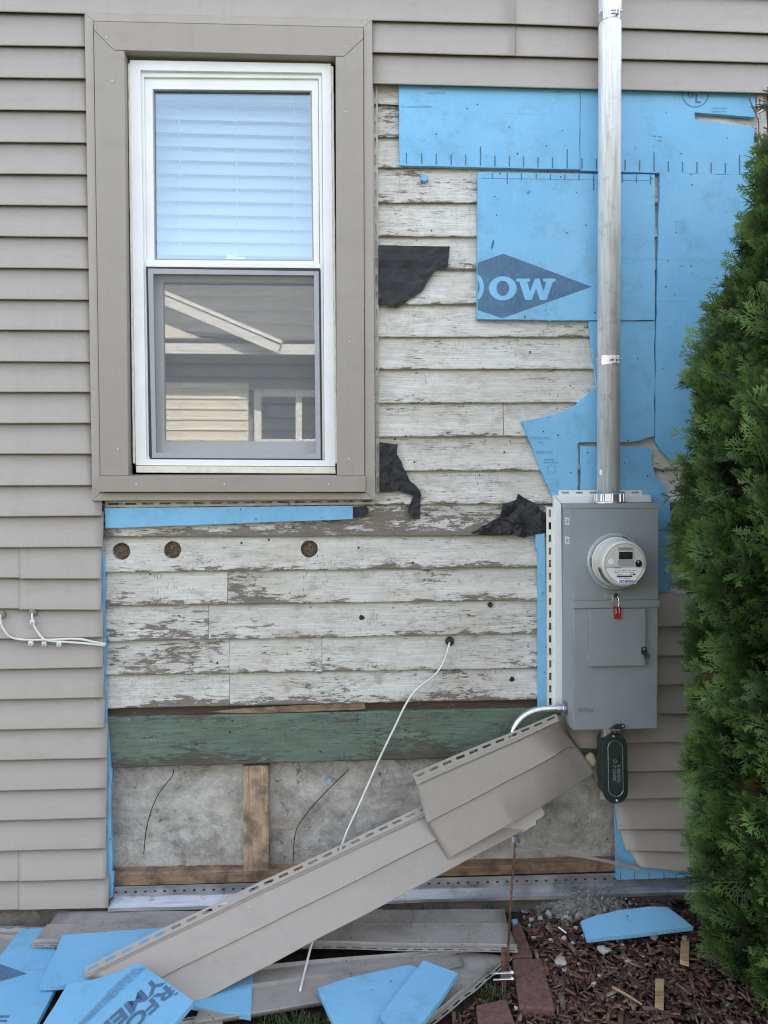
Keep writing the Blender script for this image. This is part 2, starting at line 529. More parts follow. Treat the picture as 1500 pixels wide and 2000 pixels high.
def m_ground(name):
    t = T(name)
    p = t.pos()
    a = t.noise(p, 9, 8, 0.7)
    soil = t.ramp(a, [(0.3, (0.022, 0.015, 0.011)), (0.55, (0.06, 0.042, 0.032)), (0.8, (0.13, 0.105, 0.085))])
    g = t.noise(p, 1.2, 6, 0.7)
    grass = t.ramp(t.noise(p, 30, 5, 0.7), [(0.3, (0.06, 0.07, 0.035)), (0.7, (0.14, 0.14, 0.085))])
    y = t.n('ShaderNodeSeparateXYZ', {'Vector': p}).outputs[1]
    m = t.ramp(t.math('ADD', t.math('MULTIPLY', y, -1.0), t.math('MULTIPLY', g, 0.5)), [(0.9, 0.0), (1.0, 1.0)])
    c = t.mix(m, soil, grass)
    return t.done(c, 0.95, 0, t.bump(a, 0.9, 0.01), 0.15)

SIDING = m_siding('vinyl_siding_warm_grey', (0.370, 0.329, 0.286))
SIDING_OLD = m_siding('vinyl_siding_soiled', (0.335, 0.312, 0.285), 1.0)
SIDING_IN = m_siding('vinyl_siding_inner_face', (0.60, 0.56, 0.50))
TRIM = m_siding('aluminium_trim_taupe', (0.325, 0.288, 0.249))
TAN = m_plain('tan_vinyl_channel', (0.44, 0.40, 0.33), 0.5, var=0.2)
CLAP = m_oldpaint('old_white_clapboard_paint', (0.76, 0.74, 0.70), (0.60, 0.57, 0.50), (0.15, 0.122, 0.10), -0.015, stain=(0.48, 0.42, 0.31))
GREEN = m_oldpaint('old_green_paint', (0.205, 0.265, 0.205), (0.115, 0.165, 0.125), (0.10, 0.085, 0.07), 0.02, stain=(0.07, 0.10, 0.07))
FOAM = m_foam('blue_foam')
def m_ink():
    t = T('worn_blue_grey_ink')
    p = t.pos()
    c = t.ramp(t.noise(p, 14, 5, .65), [(0.3, (0.065, 0.135, 0.225)), (0.7, (0.10, 0.185, 0.285))])
    worn = t.ramp(t.noise(t.pos((130, 130, 22)), 1, 6, .75, .8), [(0.57, 0.0), (0.66, 0.65)])
    c = t.mix(worn, c, (0.17, 0.42, 0.66))
    pit = t.n('ShaderNodeTexVoronoi', {'Vector': p, 'Scale': 95.0}, feature='F1').outputs['Distance']
    c = t.mix(t.ramp(pit, [(0.10, .5), (0.2, 0.0)]), c, (0.05, 0.12, 0.2))
    return t.done(c, .6, 0, None, .3)
INK = m_ink()
INK_THIN = m_plain('faded_ink', (0.11, 0.27, 0.44), 0.6, var=0.3, scale=200)
FOAM_FLAT = m_plain('unprinted_foam_blue', (0.20, 0.475, 0.71), 0.55, var=0.08, scale=20)
def m_tar():
    t = T('black_tar_paper')
    p = t.pos()
    d = t.ramp(t.noise(t.pos((14, 14, 26)), 1, 7, 0.7, .6), [(0.45, (0.014, 0.014, 0.016)), (0.62, (0.03, 0.029, 0.03)), (0.74, (0.10, 0.085, 0.068))])
    nrm = t.bump(t.noise(p, 45, 6, 0.65), .7, .003)
    return t.done(d, 0.62, 0, nrm, 0.45)
TAR = m_tar()
CONC = m_concrete('parged_concrete', (0.47, 0.44, 0.39))
CONC2 = m_concrete('footing_concrete', (0.20, 0.175, 0.145), 0.15)
STUD = m_wood('weathered_stud', (0.46, 0.33, 0.215), 'z', 0.7)
PLATE = m_wood('wood_plate', (0.31, 0.205, 0.13), 'x', 0.8)
DARKWOOD = m_wood('dark_old_wood', (0.095, 0.065, 0.048), 'x', 0.7)
GALV = m_galv('galvanised_conduit', (0.84, 0.85, 0.86), 0.52, metal=0.32)
GALV_H = m_galv('galvanised_flashing', (0.66, 0.68, 0.71), 0.34, False, 0.75)
ZINC = m_galv('zinc_fitting', (0.60, 0.61, 0.63), 0.28, True, 0.2)
CHROME = m_galv('bright_steel', (0.75, 0.76, 0.78), 0.2, True, 0.1)
WHITE = m_plain('white_vinyl_window', (0.80, 0.80, 0.79), 0.35, var=0.04, scale=8)
CREAM = m_plain('cream_caulk', (0.70, 0.66, 0.56), 0.6, var=0.12, scale=40)
WHITE_CH = m_plain('white_vinyl_channel', (0.82, 0.82, 0.81), 0.4, var=0.03, scale=10)
IVORY = m_plain('ivory_nail_hem', (0.74, 0.71, 0.62), 0.5, var=0.06, scale=20)
BOX = m_plain('grey_enamel_cabinet', (0.262, 0.284, 0.293), 0.42, var=0.07, scale=7, bump=0.06, spec=0.5)
BOX_D = m_plain('grey_enamel_dark', (0.11, 0.13, 0.14), 0.45, var=0.05, scale=20)  # darker enamel copy; on the lettering it stands in for relief shade
BEIGE = m_plain('meter_beige_plastic', (0.56, 0.55, 0.49), 0.3, var=0.05, scale=15)
METER_RING = m_plain('aluminium_meter_ring', (0.40, 0.43, 0.45), 0.35, metal=0.35, var=0.06, scale=15)
METER_GREY = m_plain('meter_face_grey', (0.34, 0.35, 0.33), 0.4, var=0.05)
PAPER = m_plain('white_sticker', (0.78, 0.78, 0.76), 0.5, var=0.04)
BLACK = m_plain('black_plastic', (0.015, 0.015, 0.016), 0.35, var=0.3)
BLACK_METAL = m_plain('dark_steel_cover', (0.022, 0.033, 0.030), 0.36, metal=0.0, var=0.35, scale=45, spec=0.7)
LETTER = m_plain('pale_lettering', (0.30, 0.31, 0.31), 0.5)
PRINT_K = m_plain('black_print', (0.03, 0.03, 0.035), 0.6)
PRINT_B = m_plain('blue_print', (0.03, 0.07, 0.35), 0.6)
RED = m_plain('red_seal_plastic', (0.33, 0.022, 0.02), 0.35, var=0.1)
COPPER = m_plain('tarnished_copper', (0.19, 0.095, 0.06), 0.45, metal=0.6, var=0.4, scale=50)
RUST = m_plain('rusty_rod', (0.12, 0.058, 0.035), 0.9, var=0.45, scale=60, bump=0.6)
CABLE = m_plain('white_cable', (0.72, 0.71, 0.66), 0.45, var=0.12, scale=40)
NAIL = m_plain('weathered_nail', (0.32, 0.30, 0.28), 0.5, metal=0.5, var=0.3)
BLIND = m_plain('white_blind', (0.80, 0.80, 0.80), 0.45, var=0.03, scale=5)
ROOM = m_plain('dim_room', (0.10, 0.10, 0.10), 0.9)
GLASS = m_glass('window_glass', 0.165, (0.86, 0.94, 0.98), (0.80, 0.92, 1.0))
GLASS_LOW = m_glass('lower_window_glass', 0.25, (.93, .96, .96), (1, .97, .93))
SCREEN = m_screen('insect_screen_mesh')
SCREEN_FR = m_plain('screen_frame_grey', (0.36, 0.36, 0.38), 0.5, var=0.06)
BRICK = m_plain('red_paver', (0.165, 0.092, 0.080), 0.9, var=0.35, scale=90, bump=0.7, spec=0.2)
STONE = m_plain('pale_stone', (0.42, 0.41, 0.385), 0.85, var=0.3, scale=45, bump=0.5, spec=0.2)
RUBBLE = m_plain('crumbled_mortar', (0.26, 0.245, 0.215), 0.95, var=0.4, scale=55, bump=1.0, spec=0.1)
LUMBER = m_wood('lumber_scrap', (0.42, 0.30, 0.15), 'x', 0.25)
TWIG = m_plain('dry_twig', (0.16, 0.11, 0.075), 0.9, var=0.3)
ROOT = m_plain('dark_root', (0.035, 0.027, 0.02), 0.9, var=0.3)
BARK = m_plain('cedar_bark', (0.13, 0.085, 0.06), 0.95, var=0.4, scale=30, bump=0.8)
LEAF = m_vcol('arborvitae_leaf', 0.5, 0.3, 0.15, scale=14)
CHIP = m_vcol('bark_mulch', 0.9, 0.35, 0.0, 0.5, 160)
GRASS = m_vcol('grass_blades', 0.6, 0.2, 0.3)
GROUND = m_ground('soil_and_lawn')
SHINGLE = m_plain('grey_shingle', (0.125, 0.12, 0.115), 0.9, var=0.35, scale=9)
N_WALL = m_plain('neighbour_grey_siding', (0.20, 0.20, 0.20), 0.7, var=0.05, scale=3)
N_SUNLIT_CREAM = m_plain('neighbour_sunlit_cream', (0.82, 0.77, 0.62), 0.7, var=0.06, scale=6)  # cream colour carries the sunlit brightness of these wall parts
N_WHITE = m_plain('neighbour_white_trim', (0.80, 0.79, 0.76), 0.6, var=0.04, scale=6)
N_GLASS = m_plain('neighbour_dark_pane', (0.05, 0.055, 0.06), 0.15, var=0.1, scale=3)

# ================================================================== LARGE STRUCTURE
# ---- ground: one sheet to the horizon, finer beside the wall
gx = np.concatenate([np.array([-120, -40, -15, -6, -3]), np.linspace(-1.8, 1.8, 61), np.array([3, 6, 15, 40, 120])])
gy = np.concatenate([np.array([-120, -40, -18, -9, -5, -3, -2, -1.4]), np.linspace(-1.1, 0.05, 26), np.array([0.5, 3, 12, 40, 120])])
gv, gf = [], []
for yy in gy:
    for xx in gx:
        near = 1.0 if (abs(xx) < 1.9 and -1.2 < yy < 0.1) else 0.0
        gv.append(Vector((xx, yy, -0.006 + near * 0.010 * mnoise.noise(Vector((xx * 5, yy * 5, 0))))))
m_ = len(gx)
for j in range(len(gy) - 1):
    for i in range(m_ - 1):
        gf.append((j * m_ + i, j * m_ + i + 1, (j + 1) * m_ + i + 1, (j + 1) * m_ + i))
tag(mk('ground', gv, gf, GROUND, smooth=True), kind='structure')

# ---- the house
house = empty('house', (0, 0.05, 0), 'taupe vinyl-sided house wall stripped to weathered white clapboards', 'house')
Y_CT, Y_CB = 0.0, -0.017            # clapboard front: top, butt
Y_FB, Y_FF = -0.0135, -0.028        # foam back, front
Y_ST, Y_SB = -0.034, -0.0475         # siding front: top, butt
WX0, WX1 = W(243, 500, 0.0).x, W(660, 500, 0.0).x
WZ0, WZ1 = W(450, 930, 0.0).z, W(450, 100, 0.0).z
X_L, X_R = -4.2, 3.6
EAVE = 5.3
# sheathing round the window opening, with real thickness
sv = join(g_box(X_L, WX0, 0.014, 0.11, 0.55, EAVE), g_box(WX1, X_R, 0.014, 0.11, 0.55, EAVE),
          g_box(WX0, WX1, 0.014, 0.11, 0.55, WZ0), g_box(WX0, WX1, 0.014, 0.11, WZ1, EAVE))
mk('sheathing', *sv, DARKWOOD, house)
# concrete below, gently uneven
fv, ff = [], []
nx_, nz_ = 300, 60
z_ct, z_cb = W(500, 1490, 0.03).z, -0.1
for j in range(nz_ + 1):
    for i in range(nx_ + 1):
        x = -1.6 + 3.4 * i / nx_
        z = z_cb + (z_ct + 0.03 - z_cb) * j / nz_
        k_ = math.exp(-((x + .50) / .13) ** 2)
        yv = 0.031 + 0.005 * mnoise.fractal(Vector((x * 7, 3.1, z * 7)), 0.8, 2.0, 4) + k_ * 0.009 * mnoise.fractal(Vector((x * 26, 1.1, z * 26)), 0.7, 2.0, 5)
        fv.append(Vector((x, yv, z)))
for j in range(nz_):
    for i in range(nx_):
        a = j * (nx_ + 1) + i
        ff.append((a, a + 1, a + nx_ + 2, a + nx_ + 1))
mk('foundation', fv, ff, CONC, house, smooth=True)
mk('foundation_core', *g_box(X_L, X_R, 0.06, 0.3, -0.3, 0.6), CONC2, house)
# footing ledge under the flashing
ft = []
for i in range(41):
    x = -2.0 + 3.9 * i / 40
    k = 0.008 * mnoise.noise(Vector((x * 6, 0, 0)))
    ft.append([Vector((x, 0.04, 0.055 + k)), Vector((x, -0.012 + k, 0.05 + k)), Vector((x, -0.022 + k, 0.02)), Vector((x, -0.03 + k, -0.05))])
mk('footing', *g_loft(ft), CONC2, house, smooth=True)

def course(name, bl, br, tl, tr, yt=Y_ST, yb=Y_SB, mat=SIDING, seg=14, parent=house, dy=0.0, wob=0.0014):
    """one lap of siding: bottom and top edges as photo pixels; the butt has a rolled lip"""
    rows = [[] for _ in range(6)]
    s = random.random() * 90
    for i in range(seg + 1):
        t = i / seg
        B = W(bl[0] + (br[0] - bl[0]) * t, bl[1] + (br[1] - bl[1]) * t, yb + dy)
        Tp = W(tl[0] + (tr[0] - tl[0]) * t, tl[1] + (tr[1] - tl[1]) * t, yt + dy)
        w = wob * mnoise.noise(Vector((t * 4 + s, s, 0)))
        rows[0].append(Vector((Tp.x, yt + dy + w * 0.3, Tp.z + 0.012)))
        rows[1].append(Vector((B.x, yb + dy + w, B.z + 0.004)))
        rows[2].append(Vector((B.x, yb + dy + w - 0.0012, B.z + 0.0018)))
        rows[3].append(Vector((B.x, yb + dy + w - 0.0004, B.z)))
        rows[4].append(Vector((B.x, yb + dy + w + 0.0022, B.z + 0.0002)))
        rows[5].append(Vector((B.x, yb + dy + 0.0065, B.z + 0.003)))
    o = mk(name, *g_loft(rows), mat, parent, smooth='angle', solid=0.0011)
    return o

# left-hand siding courses (bottom line at the left edge, bottom line at its right end, right end x)
LEFT = [(88, 90.5, 169), (151, 153, 170), (214, 216, 171), (277, 278.5, 172), (339, 340.5, 172.5), (400, 401.5, 173), (461, 463, 174), (522.5, 524.5, 175), (584, 585.5, 176),
        (644, 645, 177), (705.5, 706.5, 178), (765.6, 765.6, 179), (826.5, 826, 180), (886, 886, 181), (948, 947.5, 181), (1008.5, 1007, 199), (1069, 1068, 201), (1128, 1128, 198),
        (1188, 1189, 198), (1247.5, 1244, 201), (1307, 1303, 201), (1366, 1362, 202), (1425, 1421, 204), (1484.7, 1480, 209), (1544.4, 1539, 209), (1602.5, 1596.5, 208), (1662, 1656.5, 207), (1721, 1715, 208), (1777, 1772, 212)]
XW = -80
def at_x(yl, yr, xr, x): return yl + (yr - yl) * (x / xr)
prev = (24, 25, 170)
for i, (yl, yr, xr) in enumerate(LEFT):
    def piece(x0, x1, dy=0.0, cut=0.0):
        course('siding_course', (x0, at_x(yl, yr, xr, x0) + cut), (x1, at_x(yl, yr, xr, x1) + cut), (x0, at_x(*prev, x0)), (x1 + (1.5 if i > 14 else 0), at_x(*prev, x1)), dy=dy)
    if i in (17, 18):
        piece(XW, 42); piece(38, xr, -0.0022, 2.0)
    elif i in (27, 28):
        piece(XW, 40); piece(37, xr, -0.0015, 1.0)
    else:
        piece(XW, xr + (2 if i < 15 else 0))
    prev = (yl, yr, xr)
# full-width courses over the window
def top_line(x): return 22 + (37 - 22) * x / 750 if x < 750 else 37 + (64.5 - 37) * (x - 750) / 750
for a, b, dy in ((XW, 1006, -0.0015), (1003, 1560, 0)):
    course('siding_course', (a, top_line(a)), (b, top_line(b)), (a, top_line(a) - 66), (b, top_line(b) - 62), dy=dy, seg=24)
for a, b, dy in ((722, 1006, -0.0015), (1003, 1560, 0)):
    f1 = lambda x: 101.5 + (122 - 101.5) * (x - 727) / 773
    course('siding_course', (a, f1(a)), (b, f1(b)), (a, top_line(a)), (b, top_line(b)), dy=dy)
f2 = lambda x: 162.5 + (182 - 162.5) * (x - 727) / 773
course('siding_course', (722, f2(722)), (1560, f2(1560)), (722, f1(722)), (1560, f1(1560)))
# right of the cabinet
RC = [(1223.5, 1223, 1240), (1280.6, 1280, 1240), (1337, 1336, 1240), (1395, 1393, 1240), (1452, 1449, 1168), (1508.5, 1505, 1170), (1562, 1558, 1172), (1620, 1619, 1206), (1661, 1664, 1222), (1693, 1706, 1247)]
pl = (1166, 1166)
for k, (ya, yb_, x0) in enumerate(RC):
    tx0 = {7: 1200, 8: 1208, 9: 1226}.get(k, x0)
    course('siding_course', (x0, ya), (1560, yb_ + (yb_ - ya) * 1.6), (tx0, pl[0]), (1560, pl[1]), seg=12, dy=-0.001 * (k == 9))
    pl = (ya, yb_ + (yb_ - ya) * 1.6)
# siding that runs on out of the picture, up to the eaves and to both corners
def g_laps(x0, x1, z0, z1):
    gs = []
    n = max(1, round((z1 - z0) / 0.106))
    h = (z1 - z0) / n
    for i in range(n):
        a, b = z0 + i * h, z0 + (i + 1) * h
        gs.append(([Vector((x0, Y_SB, a)), Vector((x1, Y_SB, a)), Vector((x1, Y_ST, b + .008)), Vector((x0, Y_ST, b + .008)), Vector((x0, Y_ST, a)), Vector((x1, Y_ST, a))], [(0, 1, 2, 3), (4, 5, 1, 0)]))
    return join(*gs)
xl, xr_ = W(XW, 1000, Y_SB).x + 0.01, W(1560, 1000, Y_SB).x - 0.03
z_top = W(750, -34, Y_SB).z
mk('siding_out_of_view', *join(g_laps(X_L, xl, 0.06, z_top), g_laps(xr_, X_R, 0.06, z_top), g_laps(X_L, X_R, z_top, EAVE)), SIDING, house)
mk('side_wall', *join(g_box(X_L - 0.02, X_L, -0.05, 7.5, 0, EAVE), g_box(X_R, X_R + 0.02, -0.05, 7.5, 0, EAVE), g_box(X_L, X_R, 7.5, 7.6, 0, EAVE)), SIDING, house)
rv = [Vector((X_L - .3, -0.42, EAVE - .12)), Vector((X_R + .3, -0.42, EAVE - .12)), Vector((X_R + .3, 3.7, EAVE + 2.2)), Vector((X_L - .3, 3.7, EAVE + 2.2)), Vector((X_R + .3, 7.9, EAVE - .12)), Vector((X_L - .3, 7.9, EAVE - .12))]
mk('roof', rv, [(0, 1, 2, 3), (3, 2, 4, 5)], SHINGLE, house, solid=0.12)

# ---- clapboards: (left x, right x, bottom y at left, bottom y at right, top y left, top y right, peel)
def clapboard(x0, x1, b0, b1, t0, t1, peel, holes=()):
    seg = max(4, int((x1 - x0) / 14))
    s = random.random() * 50
    rows = [[] for _ in range(5)]
    uv = []
    for i in range(seg + 1):
        t = i / seg
        px = x0 + (x1 - x0) * t
        B = W(px, b0 + (b1 - b0) * t, Y_CB)
        Tp = W(px, t0 + (t1 - t0) * t, Y_CT)
        w = 0.0010 * mnoise.noise(Vector((B.x * 9 + s, s, 0))) + 0.0011 * mnoise.noise(Vector((B.x * 45 + s, s, 3)))
        d = 0.0012 * mnoise.noise(Vector((B.x * 5, s, 9)))
        rows[0].append(Vector((B.x, Y_CT + d, Tp.z + 0.02)))
        rows[1].append(Vector((B.x, (Y_CT + Y_CB) / 2 + d, (Tp.z + B.z) / 2)))
        rows[2].append(Vector((B.x, Y_CB + d, B.z + 0.003 + w)))
        rows[3].append(Vector((B.x, Y_CB + 0.0014 + d, B.z + w)))
        rows[4].append(Vector((B.x, 0.012, B.z + w + 0.007)))
    for r, vv in zip(rows, (1.25, 0.55, 0.03, 0.0, -1.5)):
        for p in r: uv.append((p.x, vv))
    v, f = g_loft(rows)
    # closed end grain
    m = seg + 1
    f.append(tuple(k * m for k in range(5)))
    f.append(tuple(k * m + seg for k in range(4, -1, -1)))
    o = mk('clapboard', v, f, CLAP, house, uv=uv)
    o['peel'] = float(peel)
    o['seed'] = (random.random() * 7, 0.0, random.random() * 7)
    return o
UP = [203, 267.5, 327, 395.5, 461.5, 526, 594, 658, 721, 787, 853, 920, 985.5]
prevb = 138
for i, b in enumerate(UP):
    sl = 0.007 - 0.0011 * i
    fx = lambda y, x: y + sl * (x - 740)
    ends = {8: (722, 1500), 4: (722, 1500)}
    pieces = [(722, 1500)]
    if i == 5: pieces = [(722, 1020), (1021.2, 1500)]
    if i == 10: pieces = [(722, 983.5), (984.7, 1500)]
    if i == 2: pieces = [(722, 905), (906, 1500)]
    for a, c in pieces:
        clapboard(a, c, fx(b, a), fx(b, c), fx(prevb, a), fx(prevb, c), [-.05, 0.12, 0.06, 0.02, -0.20, -0.24, -0.22, -0.10, -0.16, -0.12, -0.24, -0.14, -0.08][i])
    prevb = b
LOW = [(1049, 1046), (1118, 1108), (1184, 1172), (1253, 1237), (1319, 1305), (1384, 1366)]
pt = (985.5 + 8, 983.5)
SEAMS = {2: [444], 3: [407], 4: [447, 629], 5: [448]}
PEEL = [0.36, -0.02, 0.06, 0.04, -0.02, 0.08]
hole_board = None
for i, (bl, br) in enumerate(LOW):
    xs = [190] + SEAMS.get(i, []) + [1420]
    g = lambda y0, y1, x: y0 + (y1 - y0) * (x - 205) / 845
    for a, c in zip(xs, xs[1:]):
        o = clapboard(a + 0.4, c - 0.4, g(bl, br, a), g(bl, br, c), g(*pt, a), g(*pt, c), PEEL[i])
        if i == 1: hole_board = o
    pt = (bl, br)
# three old plugged holes bored through the second board
HOLES = [(237, 1077), (337, 1074), (604, 1072)]
bmh = bmesh.new()
for hx, hy in HOLES:
    c = W(hx, hy, -0.008)
    rr = 0.0285
    bmesh.ops.create_cone(bmh, cap_ends=True, segments=26, radius1=rr, radius2=rr, depth=0.06, matrix=Matrix.Translation(c - ORG[hole_board.name]) @ Matrix.Rotation(R(90), 4, 'X'))
for v in bmh.verts:
    v.co += Vector((mnoise.noise(v.co * 60), 0, mnoise.noise(v.co * 60 + Vector((9, 9, 9))))) * 0.0022
cm = bpy.data.meshes.new('cutter')
bmh.to_mesh(cm); bmh.free()
co_ = bpy.data.objects.new('cutter', cm)
col.objects.link(co_)
co_.parent = house
co_.location = hole_board.location
bo = hole_board.modifiers.new('holes', 'BOOLEAN')
bo.object = co_
bo.operation = 'DIFFERENCE'
bo.solver = 'EXACT'
dg = bpy.context.evaluated_depsgraph_get()
nm = bpy.data.meshes.new_from_object(hole_board.evaluated_get(dg))
hole_board.modifiers.clear()
hole_board.data = nm
bpy.data.objects.remove(co_)
PLUG = m_plain('rotted_plug', (0.14, 0.105, 0.075), 0.95, var=0.6, scale=110, bump=1.0)
for hx, hy in HOLES:
    c = W(hx, hy, 0.0)
    rows = []
    for k in range(5):
        rr = 0.030 * (1 - k / 4.3)
        rows.append([c + Vector((math.cos(a) * rr, 0.0105 - 0.005 * (k / 4) + 0.0035 * mnoise.noise(Vector((hx + math.cos(a) * 3, k * 3, math.sin(a) * 3))), math.sin(a) * rr)) for a in [2 * math.pi * q / 20 for q in range(20)]])
    v, f = g_loft(rows, closed=True)
    f.append(tuple(range(80, 100)))
    mk('hole_plug', v, f, PLUG, house)

# ---- water-table gap, sliver of wood and green skirt board
mk('gap_board', *g_slab([(205, 1380), (1060, 1362), (1060, 1392), (205, 1408)], 0.004, 0.02), DARKWOOD, house)
mk('wood_sliver', *g_slab([(404, 1391), (470, 1384), (590, 1377), (712, 1373), (714, 1385), (600, 1390), (480, 1393)], -0.010, 0.004), PLATE, house)
seg = 60
rows = [[] for _ in range(6)]
uv = []
for i in range(seg + 1):
    x = 203 + (1180 - 203) * i / seg
    tz = W(x, 1401 - 0.0215 * (x - 210), -0.012).z
    bp = W(x, 1500 - 0.0285 * (x - 210), -0.014)
    w = 0.002 * mnoise.noise(Vector((bp.x * 12, 4, 1))) + 0.0014 * mnoise.noise(Vector((bp.x * 50, 4, 7)))
    for r, (yy, zz) in zip(rows, ((0.015, tz + .002), (-0.009, tz + w * .5), (-0.0125, tz - 0.004), (-0.0145, bp.z + .003 + w), (-0.0125, bp.z + w), (0.02, bp.z + w))):
        r.append(Vector((bp.x, yy, zz)))
for r, vv in zip(rows, (1, 1, 0.97, 0.03, 0, 0)):
    uv += [(p.x, vv) for p in r]
gb = mk('green_skirt_board', *g_loft(rows), GREEN, house, uv=uv)
gb['peel'] = 0.10
gb['seed'] = (2.0, 0.0, 3.3)
tag(gb, 'flaking dark green painted skirt board')
# ---- stud and plate against the concrete
mk('stud', *g_slab([(474, 1497), (524, 1496), (526, 1703), (476, 1704)], -0.010, 0.028), STUD, house, bevel=0.002)
mk('bottom_plate', *join(g_slab([(218, 1706), (700, 1697), (1205, 1683), (1205, 1702), (700, 1717), (218, 1731)], -0.012, 0.045)), PLATE, house, bevel=0.002)
# ---- galvanised base flashing with a sloping drip lip
def flash(x): return 1732 + (1705 - 1732) * (x - 220) / 980
up_r, lo_r, lip_a, lip_b, lip_c = [], [], [], [], []
for i in range(49):
    x = 217 + (1420 - 217) * i / 48
    a = W(x, flash(x), -0.016)
    b = W(x, flash(x) + 22, -0.017)
    w = 0.0015 * mnoise.noise(Vector((a.x * 5, 8, 2)))
    up_r.append(a); lo_r.append(b)
    lip_a.append(b + Vector((0, -0.005, 0.002)))
    lip_b.append(b + Vector((0, -0.034 + w, -0.016 + w)))
    lip_c.append(b + Vector((0, -0.035 + w, -0.026 + w)))
flv = join(g_hem(up_r, lo_r, 0.033, 0.010, 0.42, 0.58), g_loft([lo_r, lip_a, lip_b, lip_c]))
mk('base_flashing', *flv, GALV_H, house, solid=0.0008)
mk('flashing_backing', *g_slab([(219, 1733), (1400, 1701), (1400, 1722), (219, 1752)], -0.0135, 0.02), DARKWOOD, house)

# ---- window casing
Y_CAS = -0.062
J = [((165, 25), (727, 38), (710, 53), (182, 41)), ((165, 25), (182, 41), (196, 962), (180, 978)), ((727, 38), (733, 975), (713, 962), (710, 53)), ((180, 978), (196, 962.5), (713, 962.5), (733, 975))]
for q in J:
    mk('trim_channel', *g_slab(q, Y_CAS + 0.008, -0.012), SIDING, house, bevel=0.0016)
mk('window_casing', *g_slab([(182.5, 41.5), (709.5, 53.5), (709.5, 75), (672, 109.5), (222, 97.5), (183, 58)], Y_CAS - 0.001, -0.01), TRIM, house, bevel=0.0016)
mk('window_casing', *g_slab([(183, 59), (222, 98.2), (243, 99), (250.5, 929), (196, 929)], Y_CAS, -0.01), TRIM, house, bevel=0.0016)
mk('window_casing', *g_slab([(672, 110.3), (709.5, 76), (712, 929), (658, 929), (655.5, 110)], Y_CAS, -0.01), TRIM, house, bevel=0.0016)
# sill nose and its sloping top
sl = [[W(192, 931, Y_CAS - 0.020), W(714, 931, Y_CAS - 0.020)], [W(192, 961, Y_CAS - 0.018), W(714, 961, Y_CAS - 0.018)]]
bk = Vector((0, 0.07, 0.010))
sill_v = [sl[0][0], sl[0][1], sl[1][1], sl[1][0], sl[0][0] + bk, sl[0][1] + bk, sl[1][1] + Vector((0, .05, 0)), sl[1][0] + Vector((0, .05, 0))]
mk('window_sill', sill_v, [(0, 1, 2, 3), (4, 5, 1, 0), (3, 2, 6, 7), (0, 3, 7, 4), (1, 5, 6, 2), (4, 7, 6, 5)], TRIM, house, bevel=0.002)
for nx, ny in ((208, 73), (219, 157), (675, 91), (675, 218), (230, 876), (682, 896), (266, 946), (438, 946), (642, 945)):
    c = W(nx, ny, Y_CAS - (0.0015 if ny < 930 else 0.0205))
    mk('trim_nail', *g_lathe(c, (0, -1, 0), [(0.0024, 0), (0.002, 0.001), (0.0006, 0.0014)], 8), WHITE, house)
# nailing flange strips round the window, slots open
def flange(name, a0, a1, b0, b1, y, mat, parent=house, pitch=0.055, slot=0.036):
    a = rail([W(*a0, y), W(*a1, y)], 40)
    b = rail([W(*b0, y), W(*b1, y)], 40)
    return mk(name, *g_hem(a, b, pitch, slot), mat, parent, solid=0.001)
flange('nail_flange', (727, 163), (735, 960), (738, 163), (741, 960), -0.020, TAN)
flange('nail_flange', (205, 979), (732, 973), (205, 991), (732, 985), -0.020, TAN)

# ---- window unit
win = empty('window', W(452, 925, -0.03), parent=house)
def ring(name, outer, inner, yf, yb, mat, parent=win, bevel=0.0015):
    o = [W(*p, yf) for p in outer]; n_ = [W(*p, yf) for p in inner]
    v = o + n_ + [Vector((p.x, yb, p.z)) for p in o] + [Vector((p.x, yb, p.z)) for p in n_]
    f = []
    for i in range(4):
        j = (i + 1) % 4
        f += [(i, j, 4 + j, 4 + i), (8 + i, 12 + i, 12 + j, 8 + j), (i, 8 + i, 8 + j, j), (4 + i, 4 + j, 12 + j, 12 + i)]
    return mk(name, v, f, mat, parent, bevel=bevel)
ring('frame', [(253, 117), (646, 124), (655, 911), (265, 909)], [(274, 137), (629, 142), (634, 899), (286, 897)], -0.030, 0.08, WHITE)
ring('frame_stop', [(274.5, 137.5), (628.5, 142.5), (633.5, 898), (286.5, 896.5)], [(281, 150), (622, 153), (628, 895), (291, 893)], -0.019, 0.07, WHITE)
ring('upper_sash', [(281.5, 152), (621.5, 155), (624, 521), (287, 519)], [(298, 174), (609, 177), (612.5, 509.5), (301.5, 507.5)], -0.010, 0.015, WHITE)
ring('glazing_bead', [(298.2, 174.2), (608.8, 177.2), (612.3, 509.3), (301.7, 507.3)], [(301, 177), (606, 180), (610, 507), (304, 505)], -0.004, 0.010, SCREEN_FR, bevel=0)
mk('upper_pane', *g_slab([(297, 172), (611, 175), (614, 512), (300, 510)], 0.004, 0.008), GLASS, win)
mk('meeting_rail', *g_slab([(283, 511), (627, 514), (627, 524), (283, 521)], -0.021, 0.03), WHITE, win, bevel=0.002)
mk('white_sill', *g_slab([(265, 910), (655, 912), (656, 925), (266, 923)], -0.036, 0.06), CREAM, win, bevel=0.002)
ring('screen_gap_shade', [(285, 520.5), (626, 526), (630, 900), (293, 898)], [(288.5, 524), (622.5, 529.5), (626.5, 896.5), (296.5, 894.5)], -0.0225, 0.0, BLACK, bevel=0)  # black ring stands in for the dark gap around the screen frame
ring('screen_frame', [(288.7, 524.2), (622.3, 529.7), (626.3, 896.3), (296.7, 894.3)], [(299, 535), (613, 538), (616.5, 886), (305, 885)], -0.026, -0.014, SCREEN_FR)
